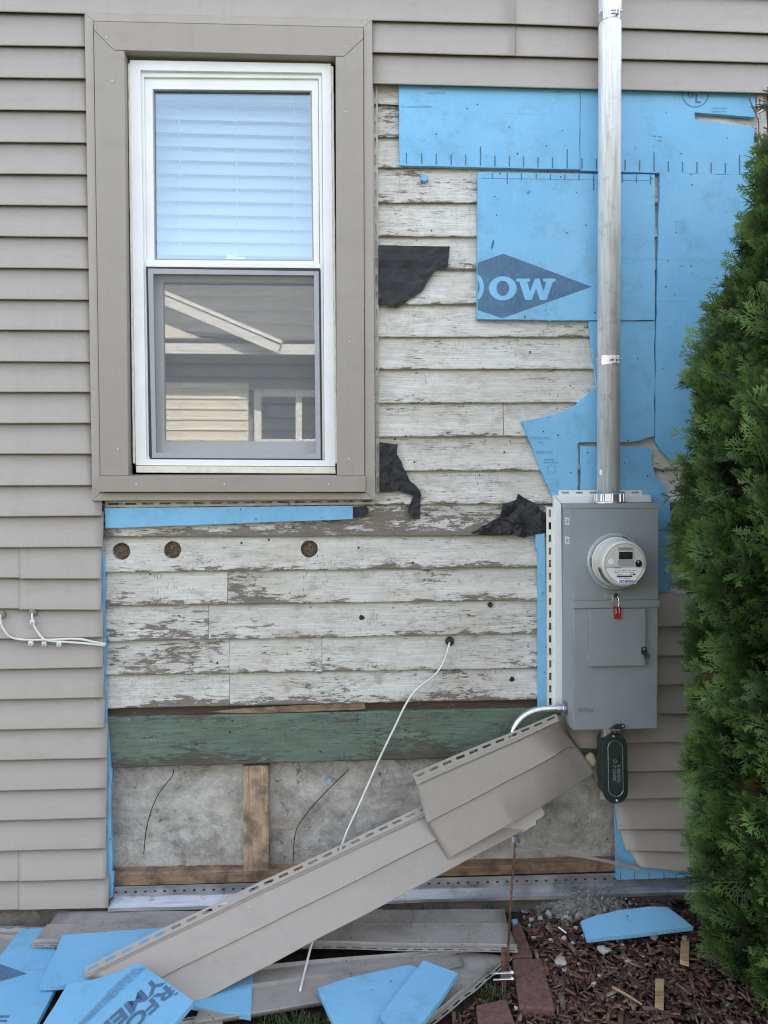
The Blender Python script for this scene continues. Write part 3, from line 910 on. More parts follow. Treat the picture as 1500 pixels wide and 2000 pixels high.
mk('insect_screen', [W(298, 533, -0.019), W(614, 536, -0.019), W(618, 888, -0.019), W(304, 887, -0.019)], [(0, 1, 2, 3)], SCREEN, win)
ring('lower_sash', [(292, 528), (624, 531), (630, 897), (296, 895)], [(318, 549), (613.5, 552), (617.5, 862), (321.5, 862)], 0.024, 0.05, WHITE)
mk('lower_pane', *g_slab([(316, 546), (616, 549), (620, 865), (319, 865)], 0.036, 0.040), GLASS_LOW, win)
lk = W(460, 503, 0.018)
mk('sash_lock', *join(g_box(lk.x - .03, lk.x + .03, lk.y, lk.y + .012, lk.z - .006, lk.z + .001), g_lathe(lk + Vector((0, .005, 0)), (0, 0, 1), [(0.014, 0), (0.013, .007), (.006, .010)], 14), g_box(lk.x - .028, lk.x, lk.y - .002, lk.y + .004, lk.z + .002, lk.z + .006)), CHROME, win)
# caulk bead between frame and casing
for q in ([(252, 125), (262, 905)], [(649, 130), (657, 905)]):
    pts = [W(q[0][0] + (q[1][0] - q[0][0]) * i / 40, q[0][1] + (q[1][1] - q[0][1]) * i / 40, -0.028) + Vector((0.0015 * mnoise.noise(Vector((i * .9, q[0][0], 0))), 0, 0)) for i in range(41)]
    mk('caulk_bead', *g_tube(pts, 0.0042, 6), CREAM, win)
# dim room behind, open towards the window only
a, b = WX0 - 0.5, WX1 + 0.5
rm = g_box(a, b, 0.112, 2.5, WZ0 - 0.5, WZ1 + 0.4)
mk('room_lining', rm[0], [rm[1][0], rm[1][1], rm[1][3], rm[1][4], rm[1][5]], ROOM, house)
# ---- blind
zt, zb = W(450, 205, 0.095).z, W(450, 884, 0.095).z
bx0, bx1 = W(272, 500, 0.095).x, W(640, 500, 0.095).x
blind = empty('window_blind', ((bx0 + bx1) / 2, 0.095, zb), 'white horizontal slat blind hanging lowered behind the window glass', 'blind')
mk('headrail', *g_box(bx0, bx1, 0.075, 0.115, zt + .006, zt + .05), BLIND, blind, bevel=0.003)
sp = 0.0455
ns = int((zt - zb) / sp)
sm = None
for i in range(ns):
    zc = zt - 0.012 - sp * (i + .5)
    if sm is None:
        rows = []
        for k in range(5):
            u = (k / 4 - .5)
            rows.append([Vector((x, 0.095 + u * 0.034 - 0.005 * (1 - 4 * u * u), zc + u * 0.053)) for x in (bx0, bx1)])
        sm = mk('slat', *g_loft(rows), BLIND, blind, smooth=True, solid=0.003)
        base = sm.location.copy()
    else:
        c = sm.copy(); col.objects.link(c)
        c.location = base - Vector((random.uniform(-.001, .001), 0, sp * i))
for px in (350, 461, 575):
    a = W(px, 210, 0.083); b = W(px, 880, 0.083)
    mk('cord', *g_tube([Vector((a.x, 0.082, zt)), Vector((a.x + .001, 0.082, zb))], 0.0012, 6), BLIND, blind)
    mk('cord_clip', *g_box(a.x - .005, a.x + .005, 0.066, 0.076, zt + .0, zt + .012), CHROME, blind)

# ================================================================== FOAM ON THE WALL
def foam_sheet(name, pts, label, yf=Y_FF, yb=Y_FB, group=None, bevel=0.0012, cat='foam board', rag=.45, holes=()):
    # torn edges: add small jitter between far corners
    out = []
    for p, q in zip(pts, pts[1:] + pts[:1]):
        d = math.hypot(q[0] - p[0], q[1] - p[1])
        out.append(p)
        n = int(d // 22)
        for k in range(1, n):
            t = k / n
            out.append((p[0] + (q[0] - p[0]) * t + random.uniform(-rag, rag), p[1] + (q[1] - p[1]) * t + random.uniform(-rag, rag)))
    o = mk(name, *g_slab(out, yf, yb), FOAM, None, bevel=bevel)
    for hx, hy in holes:
        c = W(hx, hy, yf - .0004)
        rr = random.uniform(.0016, .0032)
        mk('nail_hole', [c + Vector((math.cos(a) * rr * random.uniform(.7, 1.3), 0, math.sin(a) * rr * random.uniform(.7, 1.3))) for a in [k * .785 for k in range(8)]], [tuple(range(8))], BLACK, o)
    return tag(o, label, cat, group)
def prints(name, quads, y, mat, parent):
    for q in quads:
        mk(name, [W(*p, y) for p in q], [tuple(range(len(q)))], mat, parent)
def wall_text(name, s, px, py, hpx, y, mat, parent, bold=0.0, ang=0, sx=1.0, wpx=None):
    o = W(px, py, y); ux = (W(px + 10, py, y) - o).normalized(); uz = (W(px, py - 10, y) - o).normalized()
    size = (W(px, py - hpx, y) - o).length / 0.70
    geo = text_geo(s, size, bold * size)
    if wpx:
        w = max(p[0] for p in geo[0]) or 1
        sx = (W(px + wpx, py, y) - o).length / w
    c, s_ = math.cos(ang), math.sin(ang)
    return mk(name, *place2d(geo, o, (ux * c + uz * s_) * sx, uz * c - ux * s_), mat, parent)
YP = Y_FF - 0.0006
top_a = foam_sheet('foam_board', [(779, 150), (1132.4, 160), (1132.4, 331), (1100, 330.5), (780, 323)], 'wide blue foam board under the siding, with ruler ticks, left of the conduit', holes=((913, 212), (933, 204), (1098, 255), (1010, 300), (852, 262)))
e1 = lambda x: 319 + (341 - 319) * (x - 176) / 1220 if False else 0
ticks = []
for k, xc in enumerate([176, 232, 285, 340, 393, 447, 500, 553, 605, 658, 711, 765, 819, 872]):
    x = xc / 1.875 + 700
    yb_ = (600 + (640 - 600) * (xc - 176) / 1220) / 1.875 - 1
    h = 38 if xc in (447, 765) else 21
    if x < 1131: ticks.append([(x - 1.3, yb_), (x + 1.3, yb_), (x + 1.3, yb_ - h), (x - 1.3, yb_ - h)])
prints('printed_tick', ticks, YP, INK, top_a)
wall_text('lettering', 'Sealed Prod', 835, 184, 5, YP, INK_THIN, top_a, 0.01)
wall_text('lettering', 'Std. A, ST', 843, 173, 4, YP, INK_THIN, top_a, 0.01)
wall_text('lettering', 'UL, a subsidiary of affiliates', 783, 210, 4, YP, INK_THIN, top_a, 0.01)
top_b = foam_sheet('foam_board', [(1133.6, 160), (1476, 168), (1475, 229), (1357, 219.5), (1357, 233), (1474, 248), (1473, 342), (1289, 338), (1133.6, 333)], 'wide blue foam board under the siding with a torn slot, right of the conduit', holes=((1301, 220), (1241, 290), (1420, 270), (1330, 300)))
ticks = []
for xc in [819, 872, 977, 1030, 1083, 1135, 1187, 1240, 1292, 1344, 1396]:
    x = xc / 1.875 + 700
    yb_ = (600 + (640 - 600) * (xc - 176) / 1220) / 1.875 - 1
    h = 38 if xc in (1083, 1396) else 21
    ticks.append([(x - 1.3, yb_), (x + 1.3, yb_), (x + 1.3, yb_ - h), (x - 1.3, yb_ - h)])
prints('printed_tick', ticks, YP, INK, top_b)
def ring2d(cx, cy, rx, ry, ix, iy, a0=0, a1=360, n=30):
    A = [R(a0 + (a1 - a0) * k / n) for k in range(n + 1)]
    v = [(cx + rx * math.cos(t), cy + ry * math.sin(t)) for t in A] + [(cx + ix * math.cos(t), cy + iy * math.sin(t)) for t in A]
    return v, [(k, k + 1, n + 2 + k, n + 1 + k) for k in range(n)]
def px_mesh(name, geo, y, mat, parent):
    return mk(name, [W(p[0], p[1], y) for p in geo[0]], geo[1], mat, parent)
px_mesh('printed_mark', ring2d(1358, 184, 26, 26, 24, 24, -5, 185), YP, INK, top_b)
wall_text('lettering', 'U', 1343, 191, 12, YP, INK, top_b, 0.02)
wall_text('lettering', 'L', 1357, 201, 18, YP, INK, top_b, 0.02)
wall_text('lettering', 'Underwriters', 1388, 213, 4.5, YP, INK_THIN, top_b, 0.01)
wall_text('lettering', 'Laboratories', 1390, 219, 4, YP, INK_THIN, top_b, 0.01)
prints('scratch_mark', [[(1274, 265), (1282, 265), (1282, 267), (1274, 266.4)], [(1286, 266), (1294, 267), (1294, 268.6), (1286, 267.4)], [(1284, 274), (1293, 274.5), (1293, 276), (1284, 275.5)]], YP, INK, top_b)

logo = foam_sheet('foam_board', [(933, 336), (1279, 341), (1279, 625.4), (1100, 626), (932, 623)], 'blue foam board printed with a dark diamond logo reading OW', yf=Y_FF - 0.004, yb=Y_FB, holes=((1107, 455), (1093, 574), (1081, 369), (970, 420), (1240, 480), (1252, 560)))
YL = Y_FF - 0.004
ticks = []
for xc, h in ((490, 12), (545, 22), (597, 12), (651, 12), (703, 12), (756, 12), (808, 12), (862, 32), (967, 16), (1018, 16), (1070, 19)):
    x = xc / 1.875 + 700
    yt_ = 337 + 5 * (x - 933) / 346
    ticks.append([(x - 1.1, yt_), (x + 1.1, yt_), (x + 1.1, yt_ + h), (x - 1.1, yt_ + h)])
ticks.append([(940, 347.5), (1270, 352.5), (1270, 353.3), (940, 348.3)])
prints('printed_tick', ticks, YL - 0.0006, INK, logo)
dm = px_mesh('printed_diamond', ([(932.8, 513), (983, 495.3), (1156, 560), (981, 621.5), (933, 605.5)], [(0, 1, 2, 3, 4)]), YL - 0.0005, INK, logo)
def c4(x, y): return (x / 2.5 + 700, y / 2.5 + 400)
ov, of = ring2d(705, 408, 68, 59, 31, 37)
px_mesh('letter', ([c4(*p) for p in ov], of), YL - 0.0011, FOAM_FLAT, dm)
dv, df = ring2d(572, 402, 41, 64, 20, 40, -77, 77, 16)
px_mesh('letter', ([c4(max(p[0], 582.5), p[1]) for p in dv], df), YL - 0.0011, FOAM_FLAT, dm)
Wp = [(770, 360), (838, 360), (838, 374), (824, 376), (838, 424), (862, 360), (884, 360), (904, 424), (918, 376), (902, 374), (902, 360), (962, 360), (962, 374), (950, 376), (918, 464), (886, 464), (868, 408), (846, 464), (814, 464), (786, 376), (770, 374)]
px_mesh('letter', ([c4(*p) for p in Wp], [tuple(range(len(Wp)))]), YL - 0.0011, FOAM_FLAT, dm)
GOUGE = m_plain('gouged_foam', (0.045, 0.20, 0.33), 0.8, var=0.3)
for q in ([(962, 469), (966, 470), (963, 484), (958, 488)], [(1023, 618), (1026, 614), (1027, 622), (1023, 622)], [(1064, 605), (1067, 604), (1066, 609)], [(1029, 377), (1036, 371), (1034, 377), (1030, 380)]):
    prints('gouge', [q], YL - 0.0005, GOUGE, logo)
rt = foam_sheet('foam_board', [(1289, 337), (1500, 343), (1500, 905), (1330, 906), (1312, 901), (1292, 882), (1280, 862), (1281, 700), (1284, 520)], 'tall blue foam board at the right, half behind the evergreen', rag=1.0, holes=((1321, 454), (1380, 395), (1300, 560), (1350, 520), (1295, 720), (1310, 640)))
px_mesh('dent', ring2d(1327, 441, 9, 9, 7.6, 7.6), YP, m_plain('dent_green', (0.14, 0.36, 0.55), 0.6), rt)
lowm = foam_sheet('foam_board', [(1150, 627.5), (1278.5, 627), (1278, 852), (1262, 856), (1243, 862), (1225, 864), (1132, 864), (1128, 868), (1128, 985), (1085, 985), (1062, 932), (1040, 872), (1018, 823), (1050, 817), (1085, 808), (1120, 795), (1140, 777), (1165, 754)], 'curved torn blue foam board behind the conduit above the meter cabinet', rag=1.0, holes=((1226, 810), (1246, 700), (1140, 830), (1090, 850)))
wall_text('lettering', 'TORIES INC.', 1034, 858, 5, YP, INK_THIN, lowm, 0.012, wpx=42)
wall_text('lettering', '9680', 1050, 866, 4, YP, INK_THIN, lowm, 0.012)
wall_text('lettering', 'ERISTICS', 1047, 886, 5, YP, INK_THIN, lowm, 0.012, wpx=32)
wall_text('lettering', 'statement', 1062, 899, 4, YP, INK_THIN, lowm, 0.012)
wall_text('lettering', 'Board Foam', 1063, 905, 4, YP, INK_THIN, lowm, 0.012)
px_mesh('printed_mark', ring2d(1077, 917, 9, 9, 8, 8), YP, INK_THIN, lowm)
foam_sheet('foam_board', [(1134, 871), (1268, 874), (1275, 885), (1271.6, 897), (1281, 934), (1299.6, 950), (1309, 985), (1312, 1036), (1134, 1034)], 'ragged blue foam piece around the top of the meter cabinet', rag=1.6, holes=((1148, 905), (1220, 904), (1265, 930)))
foam_sheet('foam_board', [(1150, 1037.6), (1312, 1037.6), (1310, 1155), (1150, 1155)], 'blue foam piece beside the meter, below the ragged one', holes=((1296, 1066), (1298, 1120)))
foam_sheet('foam_strip', [(204, 992), (689, 988), (690, 1014), (206, 1032)], 'long narrow blue foam strip under the window sill')
foam_sheet('foam_strip', [(1046, 1044), (1064, 1042), (1068, 1220), (1070, 1384), (1051, 1382), (1051, 1074), (1047, 1070)], 'upright narrow blue foam strip left of the meter cabinet')
foam_sheet('foam_strip', [(170, 1078), (202, 1078), (204, 1130), (203.5, 1190), (206, 1250), (205, 1320), (208, 1380), (209, 1420), (213, 1460), (216, 1500), (218.5, 1508), (216, 1560), (217.5, 1640), (220, 1680), (218, 1704), (221.5, 1706), (220, 1752), (216, 1756), (170, 1760)], 'ragged blue foam edge showing along the cut end of the left siding', yf=-0.031, yb=-0.016)
bb = foam_sheet('foam_board', [(1201, 1560), (1400, 1560), (1400, 1712), (1290, 1716), (1205, 1719)], 'blue foam corner exposed under the curled siding at lower right', yf=-0.031, yb=-0.017)
prints('printed_tick', [[(x, 1704), (x + 1.6, 1704), (x + 1.6, 1717), (x, 1717)] for x in (1211, 1238, 1267, 1296, 1320)], -0.0316, INK, bb)
for (x, y), lb in (((830, 347), 'tiny blue foam scrap pinned to the top clapboard'), ((643, 1525), 'tiny blue foam crumb stuck on the bare concrete')):
    yy = -0.016 if y < 900 else 0.022
    foam_sheet('foam_scrap', [(x - 7, y - 5), (x + 2, y - 7), (x + 6, y + 3), (x - 1, y + 7), (x - 7, y + 4)] if y < 900 else [(x - 5, y - 4), (x + 5, y - 4), (x + 1, y + 5)], lb, yf=yy - 0.012, yb=yy + 0.006, cat='foam scrap', bevel=0)

# ================================================================== TAR PAPER
def crumple(name, pts, y, amp, label, mat=TAR, cat='tar paper', lift=0.0):
    v0 = [W(p[0], p[1], y) for p in pts]
    bm = bmesh.new()
    f = bm.faces.new([bm.verts.new(p) for p in v0])
    bmesh.ops.triangulate(bm, faces=[f])
    for _ in range(3):
        bmesh.ops.subdivide_edges(bm, edges=[e for e in bm.edges if e.calc_length() > 0.011], cuts=1)
        bmesh.ops.triangulate(bm, faces=bm.faces[:])
    s = random.random() * 40
    for v in bm.verts:
        c = v.co.copy()
        a = abs(mnoise.noise(Vector((c.x * 22 + s, 0, c.z * 22)))) + 0.5 * abs(mnoise.noise(Vector((c.x * 60, s, c.z * 50))))
        v.co.y -= amp * a * 1.5 + .003 * mnoise.noise(Vector((c.x * 9 + s, 3, c.z * 9)))
        e = mnoise.noise(Vector((c.x * 130, s, c.z * 130)))
        v.co.x += 0.0012 * e
        v.co.z += 0.0012 * mnoise.noise(Vector((c.z * 130, s, c.x * 130)))
    vs_ = [v.co.copy() for v in bm.verts]
    bm.verts.index_update()
    fs = [tuple(v.index for v in q.verts) for q in bm.faces]
    bm.free()
    o = mk(name, vs_, fs, mat, None, solid=0.001)
    return tag(o, label, cat)
crumple('tar_paper_piece', [c4(*p) for p in [(97, 198), (447, 206), (440, 250), (435, 310), (330, 312), (305, 430), (260, 455), (215, 490), (180, 508), (140, 490), (97, 487)]], -0.0212, 0.007, 'large black tar paper flap right of the window at mid height, held by a nail')
def c5(x, y): return (x / 2.143 + 700, y / 2.143 + 850)
crumple('tar_paper_piece', [c5(*p) for p in [(88, 30), (165, 38), (160, 80), (180, 110), (190, 165), (215, 190), (245, 215), (260, 240), (245, 310), (258, 352), (210, 340), (208, 310), (230, 255), (170, 235), (88, 240)]], -0.0212, 0.010, 'torn black tar paper with a dangling tail beside the window corner')
crumple('tar_paper_piece', [c5(*p) for p in [(470, 410), (500, 395), (560, 390), (590, 340), (600, 290), (660, 270), (665, 245), (690, 260), (735, 285), (780, 325), (812, 360), (812, 405), (745, 412), (690, 430), (640, 418), (560, 420), (500, 415)]], -0.0212, 0.014, 'crumpled black tar paper against the left side of the meter cabinet')
crumple('tar_paper_piece', [(688, 990), (716, 988), (720, 1000), (712, 1008), (690, 1008)], -0.0212, 0.004, 'small black tar paper scrap at the end of the strip under the sill')
crumple('tar_paper_piece', [(1312, 1000), (1326, 998), (1328, 1020), (1318, 1036), (1311, 1030)], -0.0212, 0.006, 'small black tar paper scrap between meter cabinet and evergreen')

# ---- nails in boards and foam
for nx, ny, y, r in ((839, 508, -0.022, .0042), (1075, 626, -0.034, .0045), (712, 998, -0.020, .004), (237, 985, -0.022, .004), (564, 985, -0.022, .004), (499, 1013, -0.030, .004), (252, 1406, -0.013, .0035),
                     (589, 1394, -0.013, .0035), (791, 1085, -0.008, .004), (1007, 694, -0.009, .004), (991, 648, -0.011, .0035), (585, 1153, -0.009, .0035), (632, 1034, -0.004, .003), (292, 1294, -0.009, .003),
                     (770, 1157, -0.03, .0035), (1060, 1158, -0.03, .004), (429, 1044, -0.011, .003), (996, 862, -0.006, .003)):
    c = W(nx, ny, y)
    mk('nail', *g_lathe(c, (0, -1, 0), [(r, -0.004), (r, 0), (r * .8, .0012), (r * .2, .0016)], 10), NAIL, house)
# dark rotten pocks in the boards
for nx, ny in ((707, 1206), (958, 1181), (1000, 1327)):
    c = W(nx, ny, -0.0095)
    pts = [c + Vector((math.cos(a) * .009 * random.uniform(.6, 1.2), 0, math.sin(a) * .010 * random.uniform(.6, 1.2))) for a in [k * .5236 for k in range(12)]]
    mk('tar_fleck', *g_prism(pts, (0, 0.006, 0)), TAR, house)

# ================================================================== ELECTRIC METER CABINET
YB0, YB1 = -0.040, -0.175
fx0, fx1 = W(1120.5, 1200, YB1).x, W(1285, 1200, YB1).x
fz1, fz0 = W(1200, 987, YB1).z, W(1200, 1424.5, YB1).z
cab = empty('meter_cabinet', ((fx0 + fx1) / 2, YB0, fz0), 'tall grey steel electric meter cabinet mounted on the stripped wall', 'meter cabinet')
cabinet = mk('cabinet', *g_box(fx0, fx1, YB1, YB0, fz0, fz1), BOX, cab, bevel=0.0025)
mk('lid_rim', *g_box(fx0 - .002, fx1 + .003, YB1 - .003, YB0, fz1 - .010, fz1 + .006), BOX, cab, bevel=0.002)
mk('side_flange', *g_box(fx0 - .0015, fx0 + .006, YB1 + .012, YB1 + .030, fz0 + .004, fz1 - .012), BOX, cab, bevel=0.001)
zba, zbb = W(1200, 1172, YB1).z, W(1200, 1187, YB1).z
mk('divider_band', *g_box(fx0 - .004, fx1 + .004, YB1 - .006, YB1 + .06, zbb, zba), BOX, cab, bevel=0.002)
mk('upper_cover', *g_box(fx0 + .001, fx1 - .001, YB1 - .0025, YB1 + .01, zba + .001, fz1 - .011), BOX, cab, bevel=0.001)
YD = YB1 - 0.013
da, db = W(1152, 1190, YD), W(1261, 1300, YD)
door = mk('door', *g_box(da.x, db.x, YD, YB1 - .0005, db.z, da.z), BOX, cab, bevel=0.002)
for hy in (1193, 1276):
    h0, h1 = W(1146, hy, YB1), W(1152, hy + 16, YB1)
    mk('hinge', *g_box(h0.x, h1.x + .002, YB1 - .006, YB1, h1.z, h0.z), BOX, door, bevel=0.001)
la = W(1257, 1278, YD)
lat = join(g_prism([la + Vector(p) for p in ((-.010, -.002, .020), (-.004, -.002, .026), (.006, -.002, .024), (.008, -.002, .010), (.004, -.002, -.020), (-.002, -.002, -.010), (-.010, -.002, .004))], (0, -.006, 0)))
mk('latch', *lat, BLACK_METAL, door, bevel=0.001)
mk('latch_tongue', *g_prism([la + Vector(p) for p in ((-.008, -.009, .000), (-.004, -.009, .002), (.006, -.009, -.026), (.006, -.009, -.030), (.001, -.009, -.030))], (0, -.004, 0)), CHROME, door)
mk('latch_ring', *g_tube([la + Vector((.013 + .006 * math.cos(t), -.003, -.006 + .006 * math.sin(t))) for t in [k * .5236 for k in range(13)]], .0012, 6), BLACK_METAL, door)
mk('rivet', *g_lathe(la + Vector((-.001, -.008, .018)), (0, -1, 0), [(.003, 0), (.0025, .001), (.001, .0015)], 10), CHROME, door)
wall_text('relief_shade_lettering', 'EATON', 1129, 1391, 8, YB1 - .001, BOX_D, cab, 0.0, wpx=29)  # flat letters coloured darker in place of the shade of embossing
# side stickers with tiny print
for (sy0, sy1, w0) in ((1011, 1025, .55), (1048, 1062, .55)):
    z1, z0 = W(1104, sy0, -0.10).z, W(1104, sy1, -0.10).z
    st = mk('sticker', *g_box(fx0 - .0008, fx0 + .001, -0.128, -0.082, z0, z1), PAPER, cab)
    mk('sticker_print', *join(*[g_box(fx0 - .0012, fx0, -0.122, -0.092, z0 + (z1 - z0) * k, z0 + (z1 - z0) * (k + .1)) for k in (.2, .42, .64)]), PRINT_K, st)
kc = Vector((fx0, -0.095, W(1105, 1383, -0.095).z))
for rr in (.018, .024):
    mk('knockout_ring', *g_tube([kc + Vector((-.0005, rr * math.cos(t), rr * math.sin(t))) for t in [k * 2 * math.pi / 24 for k in range(25)]], .0012, 5, False), BOX_D, cab)
# the latch pull and clip at the bottom edge
cl = W(1205, 1420, YB1 - .004)
mk('bottom_latch', *join(g_prism([cl + Vector(p) for p in ((-.028, 0, -.004), (-.012, 0, .006), (-.002, 0, .011), (.020, 0, .011), (.026, 0, .004), (.022, 0, -.004), (.006, 0, -.006), (-.006, 0, -.008))], (0, -.006, 0))), BLACK_METAL, cab, bevel=.001)
mk('bottom_latch_blade', *g_prism([cl + Vector(p) for p in ((-.030, -.008, -.006), (-.010, -.008, -.002), (.008, -.008, -.005), (.006, -.008, -.009), (-.020, -.008, -.008))], (0, -.003, 0)), CHROME, cab)
mk('rivet', *g_lathe(cl + Vector((.018, -.006, .004)), (0, -1, 0), [(.0035, 0), (.003, .001), (.001, .0016)], 10), CHROME, cab)
# seal plate and red padlock seal
sp0, sp1 = W(1181, 1159, YB1 - .003), W(1197, 1169, YB1 - .003)
mk('seal_plate', *g_box(sp0.x, sp1.x, YB1 - .005, YB1 - .002, sp1.z, sp0.z), ZINC, cab, bevel=.0006)
mk('seal_hole', *g_lathe(W(1203, 1163, YB1 - .002), (0, -1, 0), [(.008, 0), (.007, .003), (.003, .005)], 12), BLACK, cab)
sc_ = W(1205, 1190, YB1 - .014)
seal = empty('wire_seal', sc_ - Vector((0, 0, .03)), 'small red padlock seal hanging on a wire loop at the cabinet front', 'seal')
rb0, rb1 = W(1198, 1185, YB1 - .012), W(1212, 1208, YB1 - .012)
for xa, xb in ((0, .47), (.53, 1)):
    mk('seal_body', *g_box(rb0.x + (rb1.x - rb0.x) * xa, rb0.x + (rb1.x - rb0.x) * xb, YB1 - .018, YB1 - .007, rb1.z, rb0.z), RED, seal, bevel=.001)
mk('wire_loop', *g_tube(smooth_path([W(1200, 1186, YB1 - .012), W(1196, 1176, YB1 - .012), W(1199, 1164, YB1 - .008), W(1205, 1163, YB1 - .006), W(1209, 1174, YB1 - .012), W(1208, 1186, YB1 - .012)], 6), .0012, 6), CHROME, seal)
wall_text('lettering', 'Landis', 1202.3, 1189, 2.6, YB1 - .0187, PAPER, seal, 0.0, ang=-math.pi / 2)
wall_text('lettering', 'Landis', 1208.8, 1187, 2.6, YB1 - .0187, PAPER, seal, 0.0, ang=-math.pi / 2)

# ---- the meter itself (a part of the cabinet)
YM0 = YB1 - 0.0025
mc = W(1202, 1097, YM0 - 0.008)
meter = mk('meter_ring', *g_lathe(Vector((mc.x, YM0, mc.z)), (0, -1, 0), [(.092, 0), (.092, .008), (.0885, .013), (.082, .013), (.080, .009), (.0795, .004)], 56, False), METER_RING, cab, smooth=False)
mk('meter_base', *g_lathe(Vector((mc.x, YM0, mc.z)), (0, -1, 0), [(.080, .001), (.080, .016), (.0765, .018), (.0755, .034), (.0735, .040), (.0725, .072), (.0705, .082), (.066, .0868), (.0635, .0868), (.0625, .0835), (.001, .0835)], 56, False), BEIGE, meter, smooth=False)
YF_ = YM0 - 0.0842
fc = Vector((mc.x, YF_, mc.z))
def half_disc(r, z_cut, upper, n=40):
    a0 = math.asin(max(-1, min(1, z_cut / r)))
    A = np.linspace(a0, math.pi - a0, n) if upper else np.linspace(math.pi - a0, 2 * math.pi + a0, n)
    return [fc + Vector((r * math.cos(t), 0, r * math.sin(t))) for t in A]
mk('upper_shroud', *g_prism(half_disc(.0615, -.009, True), (0, -.004, 0)), BEIGE, meter, bevel=.0012)
mk('label_plate', *g_prism([p + Vector((0, -.0002, 0)) for p in half_disc(.058, -.0105, False)], (0, -.0012, 0)), PAPER, meter)
def mbox(name, px0, py0, px1, py1, d0, d1, mat, parent=meter, bevel=0):
    p0, p1 = W(px0, py0, YF_ - d1), W(px1, py1, YF_ - d1)
    return mk(name, *g_box(p0.x, p1.x, YF_ - d1, YF_ - d0, p1.z, p0.z), mat, parent, bevel=bevel)
mbox('display_bezel', 1207, 1068, 1238.5, 1105, .003, .0048, METER_GREY, bevel=.0006)
mbox('display_frame', 1207.5, 1076, 1237.5, 1094, .0047, .0056, BEIGE)
mbox('display', 1209, 1077.8, 1235.8, 1092.5, .005, .0060, BLACK)
wall_text('lettering', 'FOCUS AXR-SD', 1210, 1073.6, 2.6, YF_ - .0050, PRINT_K, meter, 0.01, wpx=24)
mk('optical_port', *g_lathe(W(1247, 1100.5, YF_ - .004), (0, -1, 0), [(.0108, -.002), (.0108, .002), (.009, .0032), (.001, .0032)], 20), BLACK, meter)
mk('port_screw', *g_lathe(W(1247.3, 1098, YF_ - .0072), (0, -1, 0), [(.003, 0), (.001, .001)], 8), CHROME, meter)
mk('worn_sticker', *g_lathe(W(1193.5, 1097, YF_ - .0042), (0, -1, 0), [(.009, 0), (.008, .0004), (.001, .0005)], 12), PAPER, meter)
YT = YF_ - .0017
for s, x, y, h, w in (('Landis+Gyr', 1200, 1110, 2.4, 14), ('CL 200  240V  3W  TYPE', 1200, 1115.4, 2.3, 43), ('FM2S  Kh 7.2  60Hz', 1199, 1119, 2.2, 40), ('CENTS', 1205, 1123.6, 2.6, 9), ('47', 1230, 1123.6, 2.6, 4), ('273 188 191', 1209, 1131, 2.4, 22)):
    wall_text('lettering', s, x, y, h, YT, PRINT_K, meter, 0.008, wpx=w)
mbox('barcode', 1205, 1124.4, 1235, 1127.2, .0012, .0017, PRINT_K)
mbox('printed_block', 1236, 1120.5, 1241, 1123.4, .0012, .0017, PRINT_K)
stk = W(1226, 1135, YF_ - .004)
nm_ = mbox('net_metering_sticker', 1208.6, 1131.6, 1243.2, 1139.6, .0012, .0040, PAPER)
wall_text('lettering', 'NET METERING', 1210, 1138.4, 5.4, YF_ - .0046, PRINT_B, nm_, 0.02, wpx=32)
for a0, a1 in ((60, 78), (172, 190)):
    A = [R(a0 + (a1 - a0) * k / 6) for k in range(7)]
    mk('ring_slot', *g_tube([Vector((mc.x, YM0 - .0135, mc.z)) + Vector((.0815 * math.cos(t), 0, .0815 * math.sin(t))) for t in A], .0021, 5), BLACK, meter)
A = [R(190 + 48 * k / 10) for k in range(11)]
mk('dark_window', *g_loft([[Vector((mc.x + r * math.cos(t), YM0 - d, mc.z + r * math.sin(t))) for t in A] for r, d in ((.0733, .052), (.0722, .0775))]), BLACK, meter)

# ---- white channel round the cabinet
ch = empty('white_channel', W(1085, 1385, -0.04), 'white vinyl channel with slotted ivory hem framing the meter cabinet', 'trim channel')
mk('channel_side', *g_slab([(1083, 968), (1096.5, 984), (1099, 1378), (1084, 1382)], -0.052, -0.028), WHITE_CH, ch, bevel=.0012)
mk('channel_top', *g_slab([(1083.5, 967.5), (1270, 967), (1273, 981), (1097, 983)], -0.056, -0.028), WHITE_CH, ch, bevel=.0012)
flange('nail_hem', (1090, 957.5), (1254, 957), (1091, 968), (1254, 968), -0.034, IVORY, ch, 0.042, 0.025)
flange('nail_hem', (1067, 990), (1068, 1382), (1082, 990), (1083, 1382), -0.034, IVORY, ch, 0.042, 0.024)
# behind-cabinet filler so the cabinet stands on the wall
mk('mounting_board', *g_box(fx0 + .015, fx1 - .015, -0.042, -0.029, fz0 + .02, fz1 - .02), PLATE, cab)

# ---- conduit riser
YC = -0.092
pa, pb = W(1191.5, -20, YC), W(1188, 962, YC)
rad = 0.0362
con = empty('conduit_riser', pb, 'tall galvanised conduit pipe rising from the meter cabinet', 'conduit')
top_pt = Vector((pa.x + (pa.x - pb.x) * .9, YC, pa.z + 1.9))
mk('pipe', *g_tube([pb, top_pt], rad, 40), GALV, con, smooth=True)
thr = []
z0 = pb.z - .004
for k in range(9):
    thr += [(rad * .985, .0028 * k), (rad * .94, .0028 * k + .0014)]
mk('thread', *g_lathe(Vector((pb.x, YC, z0 - .006)), (0, 0, 1), thr, 32), ZINC, con)
hz = fz1 + .0065
hub_p = [(.060, 0), (.060, .004), (.046, .006), (.0445, .030), (.041, .033), (.038, .033)]
mk('hub', *g_lathe(Vector((pb.x, YC - .008, hz)), (0, 0, 1), hub_p, 32), ZINC, con)
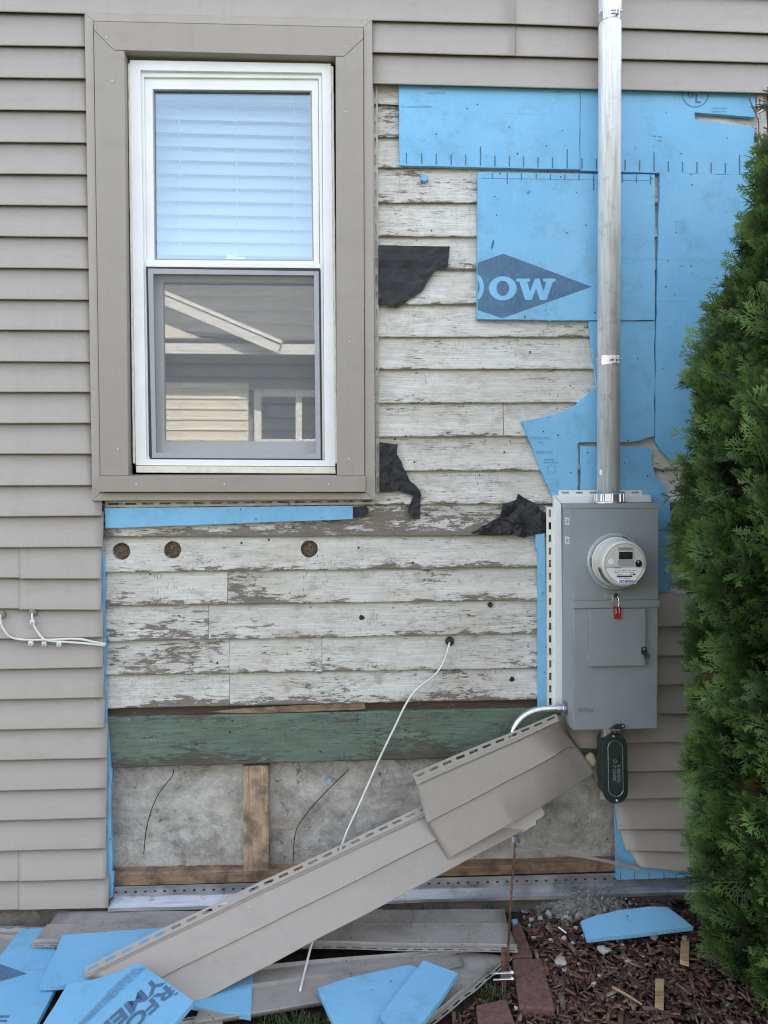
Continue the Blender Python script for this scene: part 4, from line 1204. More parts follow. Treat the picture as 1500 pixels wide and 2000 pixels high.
for k in range(10):
    t = k * math.pi / 5 + .2
    c = Vector((pb.x + .0455 * math.cos(t), YC - .008 + .0455 * math.sin(t), hz))
    mk('hub_rib', *g_lathe(c, (0, 0, 1), [(.005, .004), (.005, .028), (.003, .031)], 8), ZINC, con)
for py in (38, 706):
    c = W(1191 - (3 * py / 950), py, YC)
    mk('strap', *g_lathe(Vector((c.x, YC, c.z - .014)), (0, 0, 1), [(rad + .0003, 0), (rad + .002, 0), (rad + .002, .028), (rad + .0003, .028)], 40, False), CHROME, con)
    fy = YC - rad
    mk('strap_ear', *join(g_box(c.x + .001, c.x + .004, fy - .016, fy + .002, c.z - .012, c.z + .012), g_box(c.x + .011, c.x + .014, fy - .016, fy + .002, c.z - .012, c.z + .012)), CHROME, con)
    mk('strap_bolt', *join(g_tube([Vector((c.x - .012, fy - .010, c.z)), Vector((c.x + .026, fy - .010, c.z))], .0028, 8), g_lathe(Vector((c.x + .014, fy - .010, c.z)), (1, 0, 0), [(.006, 0), (.006, .005)], 6)), ZINC, con)
s0 = W(1167, 922, YC)
rowsS = [[Vector((pb.x + (rad + .0004) * math.cos(t), YC + (rad + .0004) * math.sin(t), zz)) for t in [R(200 + 16 * k / 5) for k in range(6)]] for zz in (W(1167, 928, YC - .02).z, W(1167, 917, YC - .02).z)]
mk('sticker', *g_loft(rowsS), PAPER, con)

# ---- conduit body under the cabinet
YLB = -0.140
lb = empty('conduit_fitting', W(1205, 1570, -0.1), 'oval dark steel conduit body hanging below the meter cabinet', 'conduit body')
def stadium(cx, cy, hw, hh, y, tilt=0.0, n=14):
    out = []
    for k in range(n + 1):
        t = math.pi * k / n
        out.append((cx + hw * math.cos(t), cy - (hh - hw) - hw * math.sin(t)))
    for k in range(n + 1):
        t = math.pi + math.pi * k / n
        out.append((cx + hw * math.cos(t), cy + (hh - hw) - hw * math.sin(t)))
    return [(p[0] + tilt * (p[1] - cy), p[1]) for p in out]
mk('cover', *g_slab(stadium(1201.5, 1501, 24.5, 69, 0, .018), YLB, YLB + .006), BLACK_METAL, lb, bevel=.0015)
mk('raised_panel', *g_slab(stadium(1202.5, 1501, 14.5, 55, 0, .018), YLB - .005, YLB), BLACK_METAL, lb, bevel=.003)
mk('panel_rim', *g_tube([W(p[0], p[1], YLB - .0045) for p in stadium(1202.5, 1501, 14.2, 54.6, 0, .018)] + [W(*stadium(1202.5, 1501, 14.2, 54.6, 0, .018)[0], YLB - .0045)], .0016, 6), CHROME, lb)
body = join(g_slab(stadium(1198, 1499, 21, 64, 0, .018), YLB + .006, YLB + .06))
mk('body', *body, BLACK_METAL, lb, bevel=.002)
mk('neck', *g_tube([W(1188, 1440, YLB + .03), Vector((W(1188, 1440, YLB + .03).x, YLB + .03, fz0 - .001))], .024, 24), ZINC, lb)
mk('rear_spout', *g_tube([W(1189, 1545, YLB + .055), W(1178, 1530, -0.02)], .019, 20), BLACK_METAL, lb)
for sy, sx in ((1438, 1198.5), (1563.5, 1205)):
    mk('screw', *g_lathe(W(sx, sy, YLB - .0005), (0, -1, 0), [(.0048, -.001), (.0045, .002), (.0022, .0034), (.0008, .0026)], 12), CHROME, lb)
wall_text('lettering', 'E 4B100G', 1206, 1494, 6, YLB - .0056, LETTER, lb, 0.01, ang=-math.pi / 2, wpx=34)
wall_text('lettering', '2" COVER', 1197, 1494, 6, YLB - .0056, LETTER, lb, 0.01, ang=-math.pi / 2, wpx=31)
px_mesh('printed_mark', ring2d(1201.5, 1487, 3.4, 3.4, 2.5, 2.5), YLB - .0056, LETTER, lb)

# ---- bent small conduit leaving the cabinet's left side
YE = -0.095
el = empty('bent_conduit', W(1006, 1640, -0.12), 'thin galvanised conduit bending from the cabinet side down behind the fallen siding', 'conduit')
path = smooth_path([Vector((fx0 - .004, YE, kc.z)), W(1075, 1384, YE), W(1046, 1388, YE - .001), W(1022, 1400, YE - .002), W(1006, 1420, YE - .003), W(1001, 1450, YE - .004), W(1003, 1530, YE - .004), W(1006, 1640, YE - .005)], 6)
mk('pipe', *g_tube(path, .0115, 16), CHROME, el, smooth=True)
mk('connector', *join(g_lathe(Vector((fx0 - .0015, YE, kc.z)), (-1, 0, 0), [(.0165, 0), (.0165, .010), (.0145, .012), (.0145, .030), (.012, .031)], 8)), ZINC, el)
mk('end_sleeve', *g_tube([W(1006, 1631, YE - .005), W(1006, 1643, YE - .005)], .0135, 16), CHROME, el)

# ---- ground wire and rod
pr = G(984, 1938, -0.01)
wire_pts = [W(1006, 1638, YE - .006), W(1004, 1680, -0.13), W(999, 1740, -0.20), W(996, 1790, -0.26), W(993, 1850, pr.y + .03), W(992, 1895, pr.y + .005), W(995, 1915, pr.y), W(988, 1950, pr.y - .004)]
wp = smooth_path(wire_pts, 10)
gw = empty('ground_wire', wp[-1], 'brown twisted copper ground wire running down to the rusty rod', 'wire')
for k in range(3):
    pts = []
    for i, p in enumerate(wp):
        t = i * .55 + k * 2.094
        pts.append(p + Vector((math.cos(t), math.sin(t), 0)) * .0019)
    mk('strand', *g_tube(pts, .0021, 6), COPPER, gw, smooth=True)
rod = empty('ground_rod', pr, 'short rusty ground rod with a bolted clamp beside the pavers', 'ground rod')
rt_ = W(985, 1853, pr.y)
mk('rod', *g_tube([pr + Vector((0, 0, -.02)), pr.lerp(rt_, .6), rt_, rt_ + Vector((0, 0, .002))], [.0088, .0088, .0092, .007], 14), RUST, rod)
cpt = pr.lerp(rt_, .44)
mk('clamp', *join(g_box(cpt.x - .012, cpt.x + .020, pr.y - .013, pr.y - .009, cpt.z - .012, cpt.z + .012), g_box(cpt.x + .014, cpt.x + .020, pr.y - .012, pr.y + .012, cpt.z - .010, cpt.z + .014)), ZINC, rod, bevel=.001)
for dz in (-.010, .008):
    mk('bolt', *join(g_tube([cpt + Vector((-.034, -.012, dz)), cpt + Vector((.026, -.012, dz))], .0028, 8), g_lathe(cpt + Vector((.018, -.012, dz)), (1, 0, 0), [(.006, 0), (.006, .005)], 6)), CHROME, rod)

# ================================================================== CABLES
cab_pts = [W(878, 1254, -0.012), W(876, 1264, -0.03), W(868, 1290, -0.035), W(850, 1318, -0.04), W(820, 1341, -0.045), W(796, 1370, -0.05), W(770, 1422, -0.055), W(742, 1480, -0.062), W(720, 1530, -0.07), W(700, 1575, -0.085), W(683, 1612, -0.10), W(670, 1645, -0.12), W(640, 1740, -0.20), W(618, 1815, -0.285), W(607, 1850, -0.315), G(597, 1890, .045), G(586, 1936, .036)]
cb = empty('white_cable', cab_pts[-1], 'single white cable drooping from a grommet in the clapboards', 'cable')
mk('cable', *g_tube(smooth_path(cab_pts, 6), .0036, 8), CABLE, cb, smooth=True)
mk('grommet', *g_lathe(W(878, 1252, -0.006), (0, -1, 0), [(.015, 0), (.015, .006), (.012, .010), (.005, .011)], 18), BLACK, cb)
ysd = -0.052
def wire(name, pts, label, holes, clips):
    e = empty(name, W(*pts[-1], ysd), label, 'cable', 'cables on the left siding')
    P = smooth_path([W(p[0], p[1], ysd - (0.004 if i else 0)) for i, p in enumerate(pts)] , 6)
    mk('cable', *g_tube(P, .0037, 8), CABLE, e, smooth=True)
    for h in holes:
        mk('seal_putty', *g_lathe(W(*h, -0.046), (0, -1, 0), [(.0125, -.004), (.012, .003), (.008, .008), (.003, .009)], 14), RUBBLE, e)
    for c in clips:
        p = W(*c, ysd - .002)
        mk('clip', *g_box(p.x - .007, p.x + .007, p.y - .007, p.y + .006, p.z - .010, p.z + .004), CABLE, e, bevel=.002)
        mk('clip_nail', *g_lathe(p + Vector((0, -.007, -.005)), (0, -1, 0), [(.003, 0), (.002, .001)], 8), NAIL, e)
    return e
wire('white_cable', [(1, 1200), (1, 1212), (5, 1226), (19, 1243), (42, 1249), (91, 1249.5), (152, 1248), (182, 1253.6), (207, 1258)], 'white cable on the left siding leaving the photo edge', [(3, 1200)], [(61, 1254)])
wire('white_cable', [(63, 1198), (63, 1206), (65, 1218.6), (76, 1237.6), (91, 1250.5), (125, 1253.6), (167, 1256.6), (205, 1261)], 'white cable on the left siding emerging from its own hole, joining the other', [(64, 1196)], [(64, 1213), (87, 1255), (116, 1256)])
rt1 = smooth_path([W(*((x / 2.143 + 150), (y / 2.143 + 1450)), 0.016) for x, y in ((405, 112), (398, 142), (345, 210), (310, 290), (290, 370), (280, 468))], 6)
tag(mk('root', *g_tube(rt1, .0016, 5), ROOT), 'thin dark root curving down the concrete left of the stud', 'root')
rt2 = smooth_path([W(*((x / 2.143 + 150), (y / 2.143 + 1450)), 0.016) for x, y in ((1140, 110), (1100, 150), (1040, 210), (960, 300), (915, 380), (905, 505))], 6)
tag(mk('root', *g_tube(rt2, .0016, 5), ROOT), 'thin dark root curving down the concrete right of the stud', 'root')

# ================================================================== LOOSE SIDING PANELS
def panel(name, label, hem_a, hem_b, mid, bot, mat=SIDING, out=(0, -1, 0), seg=30, group=None, step=0.007, slots=True, warp=0.002, ctrl=True):
    ra, rb, rm_, rbo = rail(hem_a, seg), rail(hem_b, seg), rail(mid, seg), rail(bot, seg)
    out = Vector(out).normalized()
    s = random.random() * 50
    def off(rl, k, dn=0.0, other=None):
        r = []
        for i, p in enumerate(rl):
            d = ((other[i] - p).normalized() * dn) if other is not None else Vector()
            r.append(p + out * (k + warp * mnoise.noise(Vector((i * .23 + s, s, 0)))) + d)
        return r
    e = empty(name, min(ra + rbo, key=lambda p: p.z), label, 'siding panel', group)
    body = g_loft([off(rb, 0), off(rb, step, .006, rm_), off(rb, step * .2, .014, rm_), off(rm_, step * .9), off(rm_, step), off(rm_, 0, .004, rbo), off(rbo, step), off(rbo, step * .9, -.0015, rm_), off(rbo, -.003, -.001, rm_)])
    mk('panel_face', *body, mat, e, smooth='angle', solid=.0012)
    mk('nail_hem', *g_hem(off(ra, 0), off(rb, 0), 0.046, 0.029), mat, e, solid=.0012)
    return e
# long fallen panel, one end on the ground, leaning on the wall
def L1(y0, y1, pts):
    x0, x1 = pts[0][0], pts[-1][0]
    return [W(p[0], p[1], y0 + (y1 - y0) * (p[0] - x0) / (x1 - x0)) for p in pts]
p1 = panel('siding_panel', 'long fallen grey siding panel sloping from ground up towards the meter cabinet',
           L1(-.385, -.085, [(165, 1889), (300, 1822), (500, 1726), (700, 1634), (830, 1571), (985, 1497)]),
           L1(-.395, -.095, [(166, 1906), (300, 1840), (500, 1744), (700, 1650), (835, 1586), (1000, 1508)]),
           L1(-.450, -.110, [(250, 1942), (320, 1905), (500, 1815), (700, 1716), (850, 1640), (1035, 1548)]),
           L1(-.490, -.125, [(330, 1985), (385, 1957), (600, 1842), (800, 1738), (930, 1668), (1048, 1606)]), out=(0, -1, .25), seg=36, warp=.006)
# upper panel, still held at the cabinet and twisted there
p2 = panel('siding_panel', 'upper bent grey siding panel torn loose beside the cabinet bottom',
           [W(805, 1511, -.170), W(900, 1470, -.155), W(1000, 1430, -.135), W(1086, 1394, -.115)],
           [W(812, 1527, -.174), W(905, 1486, -.160), W(1005, 1443, -.140), W(1090, 1404, -.118)],
           [W(833, 1606, -.190), W(920, 1561, -.175), W(1040, 1498, -.155), W(1080, 1476, -.142), W(1108, 1457, -.064), W(1130, 1461, -.058)],
           [W(875, 1675, -.205), W(960, 1627, -.190), W(1060, 1570, -.165), W(1120, 1532, -.12), W(1160, 1506, -.062)], out=(0, -1, .15), seg=34, warp=.004)
for pt_ in [(797, 1538)]:
    pass
# the end that is still nailed to the wall: folded over a hard crease
fl_ = [[W(1086, 1397, -.114), W(1112, 1399, -.070), W(1180, 1402, -.050)],
       [W(1090, 1406, -.117), W(1110, 1412, -.064), W(1180, 1415, -.0515)],
       [W(1099, 1428, -.094), W(1113, 1432, -.058), W(1180, 1436, -.053)],
       [W(1107, 1454, -.064), W(1116, 1453, -.0565), W(1180, 1453, -.055)],
       [W(1110, 1459, -.058), W(1122, 1461, -.052), W(1180, 1462, -.049)]]
mk('crumpled_end', *g_loft(fl_), SIDING, p2, solid=.0012)
# lump of expanding foam in the gap
lump = W(1154, 1484, -0.028)
bm = bmesh.new()
bmesh.ops.create_icosphere(bm, subdivisions=3, radius=.020)
for v in bm.verts:
    v.co *= 1 + .25 * mnoise.noise(v.co * 70); v.co.z *= 1.25
vv = [lump + v.co for v in bm.verts]; bm.verts.index_update(); ff_ = [tuple(v.index for v in q.verts) for q in bm.faces]; bm.free()
tag(mk('sealant_lump', vv, ff_, m_plain('yellowed_sealant', (0.62, 0.56, 0.36), .5, var=.15, scale=60), smooth=True), 'yellowish lump of sealant in the gap beside the conduit body', 'sealant')
# torn pale inner ends
tag(mk('vinyl_shard', *g_prism([W(958, 1632, -.158), W(1000, 1600, -.152), W(1030, 1585, -.146), W(1055, 1573, -.14), W(1059, 1580, -.14), W(1064, 1591, -.14), W(1056, 1597, -.14), W(1047, 1602, -.14), W(1047, 1611, -.142), W(1036, 1615, -.144), W(1028, 1622, -.146), W(1016, 1626, -.148), W(1002, 1633, -.150), W(985, 1631, -.154)], (0, .0015, 0)), SIDING_IN), 'torn pale vinyl shard under the bent siding panel', 'vinyl shard')
st = smooth_path([W(1003, 1652, -.10), W(1060, 1660, -.09), W(1110, 1668, -.08), W(1180, 1681, -.07), W(1247, 1696, -.058)], 8)
strip = [[p + Vector((0, 0, .006 + .004 * mnoise.noise(Vector((i * .8, 0, 0)))))for i, p in enumerate(st)], st, [p + Vector((0, -.006, -.003)) for p in st], [p + Vector((0, .004, -.005)) for p in st]]
tag(mk('vinyl_shard', *g_loft(strip), SIDING, solid=.001), 'long thin torn strip of siding lip stretched across the concrete', 'vinyl shard')

# panels lying on the ground
_panel = panel
def panel(*a, **k):
    k.setdefault('mat', SIDING_OLD); k.setdefault('warp', .005)
    return _panel(*a, **k)
def gr(pts, z0, z1=None):
    z1 = z0 if z1 is None else z1
    n = max(1, len(pts) - 1)
    return [G(p[0], p[1], z0 + (z1 - z0) * i / n) for i, p in enumerate(pts)]
UPV = (0, -.15, 1)
panel('siding_panel', 'dusty siding panel lying flat along the foot of the wall',
      gr([(62, 1850), (500, 1852), (1012, 1860)], .050), gr([(63, 1844), (500, 1846), (1010, 1853)], .052), gr([(92, 1812), (500, 1810), (992, 1810)], .050), gr([(115, 1787), (500, 1784), (985, 1782)], .046), out=UPV, step=.012)
panel('siding_panel', 'siding panel lying on the lawn below the white cable end',
      gr([(420, 1892), (700, 1868), (1000, 1850)], .030), gr([(420, 1900), (700, 1872), (1000, 1856)], .030), gr([(400, 1944), (495, 1930), (650, 1908), (830, 1870), (900, 1862)], .026), gr([(380, 2002), (480, 1988), (560, 1975), (640, 1960), (760, 1930), (905, 1890)], .022), out=UPV, step=.012)
panel('siding_panel', 'siding panel lying diagonally with its slotted hem towards the mulch',
      gr([(840, 2008), (975, 1896), (1004, 1870)], .022), gr([(828, 2004), (966, 1891), (996, 1866)], .022), gr([(738, 2000), (870, 1890), (908, 1862)], .018), gr([(640, 2000), (790, 1882), (832, 1858)], .014), out=UPV, step=.012)
panel('siding_panel', 'siding panel under the foam at the left edge of the photo',
      gr([(-60, 1808), (10, 1809), (95, 1811)], .020), gr([(-60, 1818), (10, 1818), (100, 1819)], .020), gr([(-60, 1832), (10, 1832), (100, 1834)], .020), gr([(-60, 1900), (60, 1905), (160, 1930)], .016), out=UPV, step=.012)
panel('siding_panel', 'siding panel sticking out under the lettered foam at the bottom edge',
      gr([(345, 1992), (425, 1976), (430, 1975)], .022), gr([(350, 2000), (426, 1982), (431, 1981)], .022), gr([(240, 2040), (380, 2030), (440, 2020)], .02), gr([(250, 2080), (350, 2080), (450, 2070)], .016), out=UPV, seg=10)

# ================================================================== FOAM ON THE GROUND
def ground_foam(name, pts, z, label, thick=.015, tilt=None):
    P = []
    for p, q in zip(pts, pts[1:] + pts[:1]):
        d = math.hypot(q[0] - p[0], q[1] - p[1])
        P.append(p)
        n = int(d // 20)
        for k in range(1, n):
            t = k / n
            P.append((p[0] + (q[0] - p[0]) * t + random.uniform(-.5, .5), p[1] + (q[1] - p[1]) * t + random.uniform(-.5, .5)))
    zf = z if callable(z) else (lambda a, b: z)
    v3 = [G(p[0], p[1], zf(p[0], p[1])) for p in P]
    o = mk(name, *g_prism(v3, (0, 0, -thick)), FOAM, None, bevel=.0012)
    return tag(o, label, 'foam board')
f1_ = ground_foam('foam_board', [(40, 1814), (88, 1812), (112, 1860), (110, 1926), (70, 2004), (60, 2020), (-60, 2020), (-60, 1920), (0, 1867)], .042, 'large blue foam board lying at the left photo edge, with a dark printed tip')
mk('printed_diamond', *([G(p[0], p[1], .0426) for p in ((-30, 1872), (53, 1901.5), (-30, 1925))], [(0, 1, 2)]), INK, f1_)
mk('printed_mark', *join(([G(p[0], p[1], .0426) for p in ((-5, 1983), (18, 1983), (18, 1987), (-5, 1988))], [(0, 1, 2, 3)]), ([G(p[0], p[1], .0426) for p in ((-5, 1992), (14, 1992), (14, 1996), (-5, 1996))], [(0, 1, 2, 3)])), INK, f1_)
ground_foam('foam_board', [(122, 1826), (322, 1811), (345, 1815), (300, 1870), (168, 1917), (112, 1924), (78, 1925)], lambda x, y: .062 + .012 * (1925 - y) / 110, 'blue foam board tucked behind the low end of the long fallen panel')
zt_ = lambda x, y: .060 + .0006 * max(0, (x - 130)) * .35
f3 = ground_foam('foam_board', [(132, 1922), (165, 1917), (200, 1908), (238, 1895), (262, 1882), (275, 1881), (378, 1955), (335, 2006), (80, 2006)], lambda x, y: .085 + .00022 * (x - 130), 'blue foam board printed with large upside-down capital letters')
def ground_text(s, px, py, dirx, diry, hpx, z, mat, parent, wpx, bold=.02, flip=1):
    zz = lambda x, y: z(x, y) + .0011
    o = G(px, py, zz(px, py))
    ux = (G(px + dirx * 20, py + diry * 20, zz(px + dirx * 20, py + diry * 20)) - o)
    # up of the letters: a quarter turn on the sheet
    nx, ny = diry, -dirx
    uy = (G(px + nx * 20, py + ny * 20, zz(px + nx * 20, py + ny * 20)) - o)
    ul, vl = ux.length / 20, uy.length / 20
    geo = text_geo(s, 1.0, bold)
    w = max(p[0] for p in geo[0]); h = .70
    return mk('lettering', *place2d(geo, o, ux.normalized() * (ul * wpx / w), uy.normalized() * (vl * hpx / h)), mat, parent)
zf3 = lambda x, y: .085 + .00022 * (x - 130)
dx, dy = -.745, .667
ground_text('RFO', 327, 1922, dx, dy, 21, zf3, INK, f3, 112, .03)
ground_text('YMER', 307, 1905, dx, dy, 21, zf3, INK, f3, 160, .03)
for k in range(3):
    a_ = (333 + 6.5 * k, 1927 + 5.2 * k)
    mk('printed_mark', [G(p[0], p[1], zf3(*p) + .0011) for p in ((a_[0], a_[1]), (a_[0] - 6, a_[1] + 5), (a_[0] - 3.6, a_[1] + 7), (a_[0] + 2.2, a_[1] + 2))], [(0, 1, 2, 3)], INK, f3)
for k, (s_t, w_) in enumerate((('AND IN UL FIRE CLASSIFIED', 165), ('AND UL LAB, INC. CLASSIFIED', 165), ('IS TO ENSURE PRODUCT IDENTITY', 150), ('THIS PRODUCT MUST BE', 105), ('INTENDED USE', 70))):
    ground_text(s_t, 284 - 5.6 * k, 1887.5 + .6 * k, dx, dy, 4.2, zf3, INK_THIN, f3, w_, .0)
ground_foam('foam_board', [(372, 1962), (440, 1915), (495, 1878), (490, 1983), (440, 1976), (385, 1964)], .038, 'blue foam triangle under the long panel, specked with dirt')
ground_foam('foam_board', [(620, 1930), (681, 1909), (740, 1896), (797, 1884), (816, 1889), (800, 1930), (760, 2006), (655, 2006)], .060, 'wide blue foam piece lying on the siding near the white cable')
ground_foam('foam_board', [(827, 1875), (894, 1900), (860, 1952), (818, 2006), (765, 2006), (743, 1981)], .078, 'smaller blue foam piece lying across the wide one')
ground_foam('foam_board', [(1134.5, 1799), (1162, 1788), (1209, 1777), (1268, 1770), (1303, 1771), (1324, 1786), (1354.5, 1810), (1256, 1822), (1146, 1834)], lambda x, y: .055 + .0006 * (1834 - y), 'curved blue foam piece lying on the mulch by the rubble', thick=.013)
c = G(1005, 1801, .03)
for (x, y, z, lb_) in ((1005, 1800, .03, 'tiny blue foam crumb on the paver edge near the ground wire'),):
    tag(mk('foam_scrap', *g_prism([G(x - 6, y - 4, z), G(x + 5, y - 6, z), G(x + 7, y + 2, z), G(x - 2, y + 6, z)], (0, 0, -.012)), FOAM), lb_, 'foam scrap')

# ================================================================== PAVERS, STONES, MULCH
def paver(pts, label, z=.028):
    v3 = [G(p[0], p[1], z) for p in pts]
    o = mk('paver_brick', *g_prism(v3, (0, 0, -.05)), BRICK, None, bevel=.004)
    return tag(o, label, 'paver', 'red edging pavers')
paver([(1001, 1872), (1058, 1872), (1084, 1970), (1014, 1966)], 'red paver brick right of the ground rod, lying lengthwise')
paver([(1000, 1798), (1016, 1800), (1041, 1866), (1000, 1868)], 'red paver brick at the end of the flat siding panel')
paver([(930, 1963), (988, 1950), (1012, 2014), (934, 2014)], 'red paver brick at the bottom edge below the rod')

def stone_mesh(r, flat, seed):
    bm = bmesh.new()
    bmesh.ops.create_icosphere(bm, subdivisions=2, radius=r)
    for v in bm.verts:
        k = 1 + .55 * mnoise.noise(v.co / r * 1.1 + Vector((seed, seed, 0))) + .12 * mnoise.noise(v.co / r * 3 + Vector((0, seed, 0)))
        v.co *= k
        v.co.z *= flat
    return bm
def stone(px, py, rpx, flat, label, group=None):
    c = G(px, py, .02)
    r = rpx * .82 / F_PX * (c - CAM).length
    bm = stone_mesh(r, flat, random.random() * 90)
    vv = [c + v.co + Vector((0, 0, r * flat * .35)) for v in bm.verts]
    bm.verts.index_update()
    ff_ = [tuple(v.index for v in q.verts) for q in bm.faces]
    bm.free()
    tag(mk('stone', vv, ff_, STONE), label, 'stone', group)
def c8(x, y): return x / 3.409 + 960, y / 3.409 + 1720
stone(*c8(460, 550), 11.5, .85, 'largest rounded white stone in the mulch right of the paver')
stone(*c8(745, 468), 13, .45, 'flat pale grey stone below the blue foam on the mulch')
stone(*c8(905, 540), 5.5, .8, 'small bright white stone in the middle of the mulch')
stone(*c8(680, 692), 5.5, .7, 'small white stone alone in the lower mulch')
stone(*c8(1085, 378), 9, .7, 'grey stone at the front edge of the curved foam piece')
stone(*c8(492, 600), 6.5, .5, 'flat chip of pale stone just below the largest white stone')
for x, y, r in ((380, 225, 7), (325, 260, 6), (265, 265, 5.5), (500, 245, 7), (578, 235, 6), (485, 390, 5.5), (540, 420, 4.5), (580, 558, 4), (870, 440, 5), (845, 405, 4.5), (718, 640, 4.5), (162, 850, 4), (1285, 385, 5.5), (280, 385, 4.5), (395, 395, 4), (255, 300, 3.5), (1010, 505, 4), (610, 375, 4.5), (560, 320, 5), (1135, 525, 4)):
    stone(*c8(x, y), r, random.uniform(.6, .9), 'small pale pebble lying among the dark mulch and rubble', 'small pebbles in the mulch')

def color_mesh(name, V, Fq, C, mat, label=None, cat=None, kind=None, parent=None):
    me = bpy.data.meshes.new(name)
    nv, nf, k = len(V), len(Fq), Fq.shape[1]
    lo, hi = V.min(0), V.max(0)
    org = Vector(((lo[0] + hi[0]) / 2, (lo[1] + hi[1]) / 2, lo[2]))
    V = V - np.array(org)
    me.vertices.add(nv); me.vertices.foreach_set('co', V.astype(np.float32).ravel())
    me.loops.add(nf * k); me.loops.foreach_set('vertex_index', Fq.astype(np.int32).ravel())
    me.polygons.add(nf); me.polygons.foreach_set('loop_start', np.arange(0, nf * k, k, dtype=np.int32))
    me.update(calc_edges=True)
    ca = me.color_attributes.new('Col', 'FLOAT_COLOR', 'POINT')
    ca.data.foreach_set('color', np.concatenate([C, np.ones((nv, 1))], 1).astype(np.float32).ravel())
    me.materials.append(mat)
    o = bpy.data.objects.new(name, me)
    col.objects.link(o)
    ORG[o.name] = org
    if parent is not None:
        o.parent = parent
        o.location = org - ORG[parent.name]
    else: o.location = org
    tag(o, label, cat, None, kind)
    return o

def chips(n, region, pal, lens, zr, name, label):
    box = np.array([(-1, -1, -1), (1, -1, -1), (1, 1, -1), (-1, 1, -1), (-1, -1, 1), (1, -1, 1), (1, 1, 1), (-1, 1, 1)], float) * .5
    bf = np.array([(0, 3, 2, 1), (4, 5, 6, 7), (0, 1, 5, 4), (1, 2, 6, 5), (2, 3, 7, 6), (3, 0, 4, 7)])
    Vs, Fs, Cs = [], [], []
    for i in range(n):
        x, y = region()
        L = rng.uniform(*lens) * rng.choice([.6, 1, 1, 1.35]); w = L * rng.uniform(.16, .42); h = rng.uniform(.002, .006)
        b = box * np.array([L, w, h])
        b[:, 1] *= np.where(b[:, 0] > 0, rng.uniform(.35, 1.0), rng.uniform(.6, 1.0))
        b[:, 2] += (b[:, 0] / L) ** 2 * rng.uniform(-.006, .006)
        b += rng.normal(0, .0007, b.shape)
        e = Matrix.Rotation(rng.uniform(0, 6.28), 3, 'Z') @ Matrix.Rotation(rng.normal(0, .28), 3, 'Y') @ Matrix.Rotation(rng.normal(0, .35), 3, 'X')
        v = b @ np.array(e).T + np.array([x, y, rng.uniform(*zr)])
        c = pal[rng.integers(len(pal))] * rng.uniform(.75, 1.7) * np.array([1.12, 1.0, .95])
        Vs.append(v); Fs.append(bf + 8 * i); Cs.append(np.repeat(c[None], 8, 0))
    return color_mesh(name, np.concatenate(Vs), np.concatenate(Fs), np.concatenate(Cs), CHIP, label, 'mulch', 'stuff')
pal = [np.array(c) for c in ((.075, .046, .037), (.10, .058, .045), (.06, .040, .033), (.125, .075, .058), (.045, .034, .030), (.09, .064, .052), (.14, .082, .06), (.13, .105, .085))]
A1, A2 = G(1030, 1795, 0), G(1096, 2000, 0)
def reg_main():
    while True:
        x, y = rng.uniform(.35, 1.7), rng.uniform(-.95, -.035)
        xl = A1.x + (A2.x - A1.x) * (y - A1.y) / (A2.y - A1.y)
        if x > xl - .015 and not (y > -.10 and .55 < x < .83 and rng.random() < .75): return x, y
chips(9000, reg_main, pal, (.014, .040), (.002, .026), 'bark_mulch', 'dark reddish bark mulch covering the bed by the evergreen')
B1, B2 = G(880, 2000, 0), G(985, 1905, 0)
def reg_left():
    while True:
        p = G(rng.uniform(860, 1090), rng.uniform(1880, 2030), 0)
        if p.x > B1.x + (B2.x - B1.x) * (p.y - B1.y) / (B2.y - B1.y): return p.x, p.y
chips(500, reg_left, pal, (.010, .030), (0, .012), 'loose_bark_chips', 'scattered bark chips around the rod and pavers')
# rubble heap against the footing
hc = W(1150, 1795, -0.06)
hv, hf = [], []
N_ = 36
for j in range(N_ + 1):
    for i in range(N_ + 1):
        u, v = i / N_ * 2 - 1, j / N_
        x = hc.x + u * .20; y = -.015 - v * .17
        h = max(0, 1 - (u * u) ** .9) * max(0, 1 - v) ** 1.2 * .075
        h += .016 * mnoise.fractal(Vector((x * 22, y * 22, 1)), .8, 2, 4) * (h > .004) + .006 * abs(mnoise.noise(Vector((x * 90, y * 90, 4))))
        hv.append(Vector((x, y, h - .004)))
for j in range(N_):
    for i in range(N_):
        a = j * (N_ + 1) + i
        hf.append((a, a + 1, a + N_ + 2, a + N_ + 1))
tag(mk('rubble_heap', hv, hf, RUBBLE), 'small grey heap of crumbled mortar against the footing', 'rubble', kind='stuff')
bm_all_v, bm_all_f, bm_all_c = [], [], []
t_ = stone_mesh(1, .8, 3); t_.verts.index_update()
tv = np.array([v.co for v in t_.verts]); tf = np.array([[v.index for v in q.verts] for q in t_.faces]); t_.free()
for i in range(330):
    u = rng.normal(0, .5); v = abs(rng.normal(0, .6))
    x = hc.x + u * .22 - .02 * v; y = -.03 - v * .16
    zz = max(0, 1 - u * u) * max(0, 1 - v) ** 1.2 * .085
    r = rng.uniform(.0015, .0052) * (1.7 if rng.random() < .08 else 1)
    M = np.array(Matrix.Rotation(rng.uniform(0, 6), 3, 'Z') @ Matrix.Rotation(rng.uniform(0, 6), 3, 'X'))
    bm_all_v.append((tv * r) @ M.T + np.array([x, y, max(zz, .012)])); bm_all_f.append(tf + len(tv) * i)
    g_ = rng.uniform(.16, .36)
    bm_all_c.append(np.repeat(np.array([[g_, g_ * .96, g_ * .88]]), len(tv), 0))
color_mesh('gravel_crumbs', np.concatenate(bm_all_v), np.concatenate(bm_all_f), np.concatenate(bm_all_c), CHIP, 'grey gravel crumbs spilled from the mortar heap', 'gravel', 'stuff')
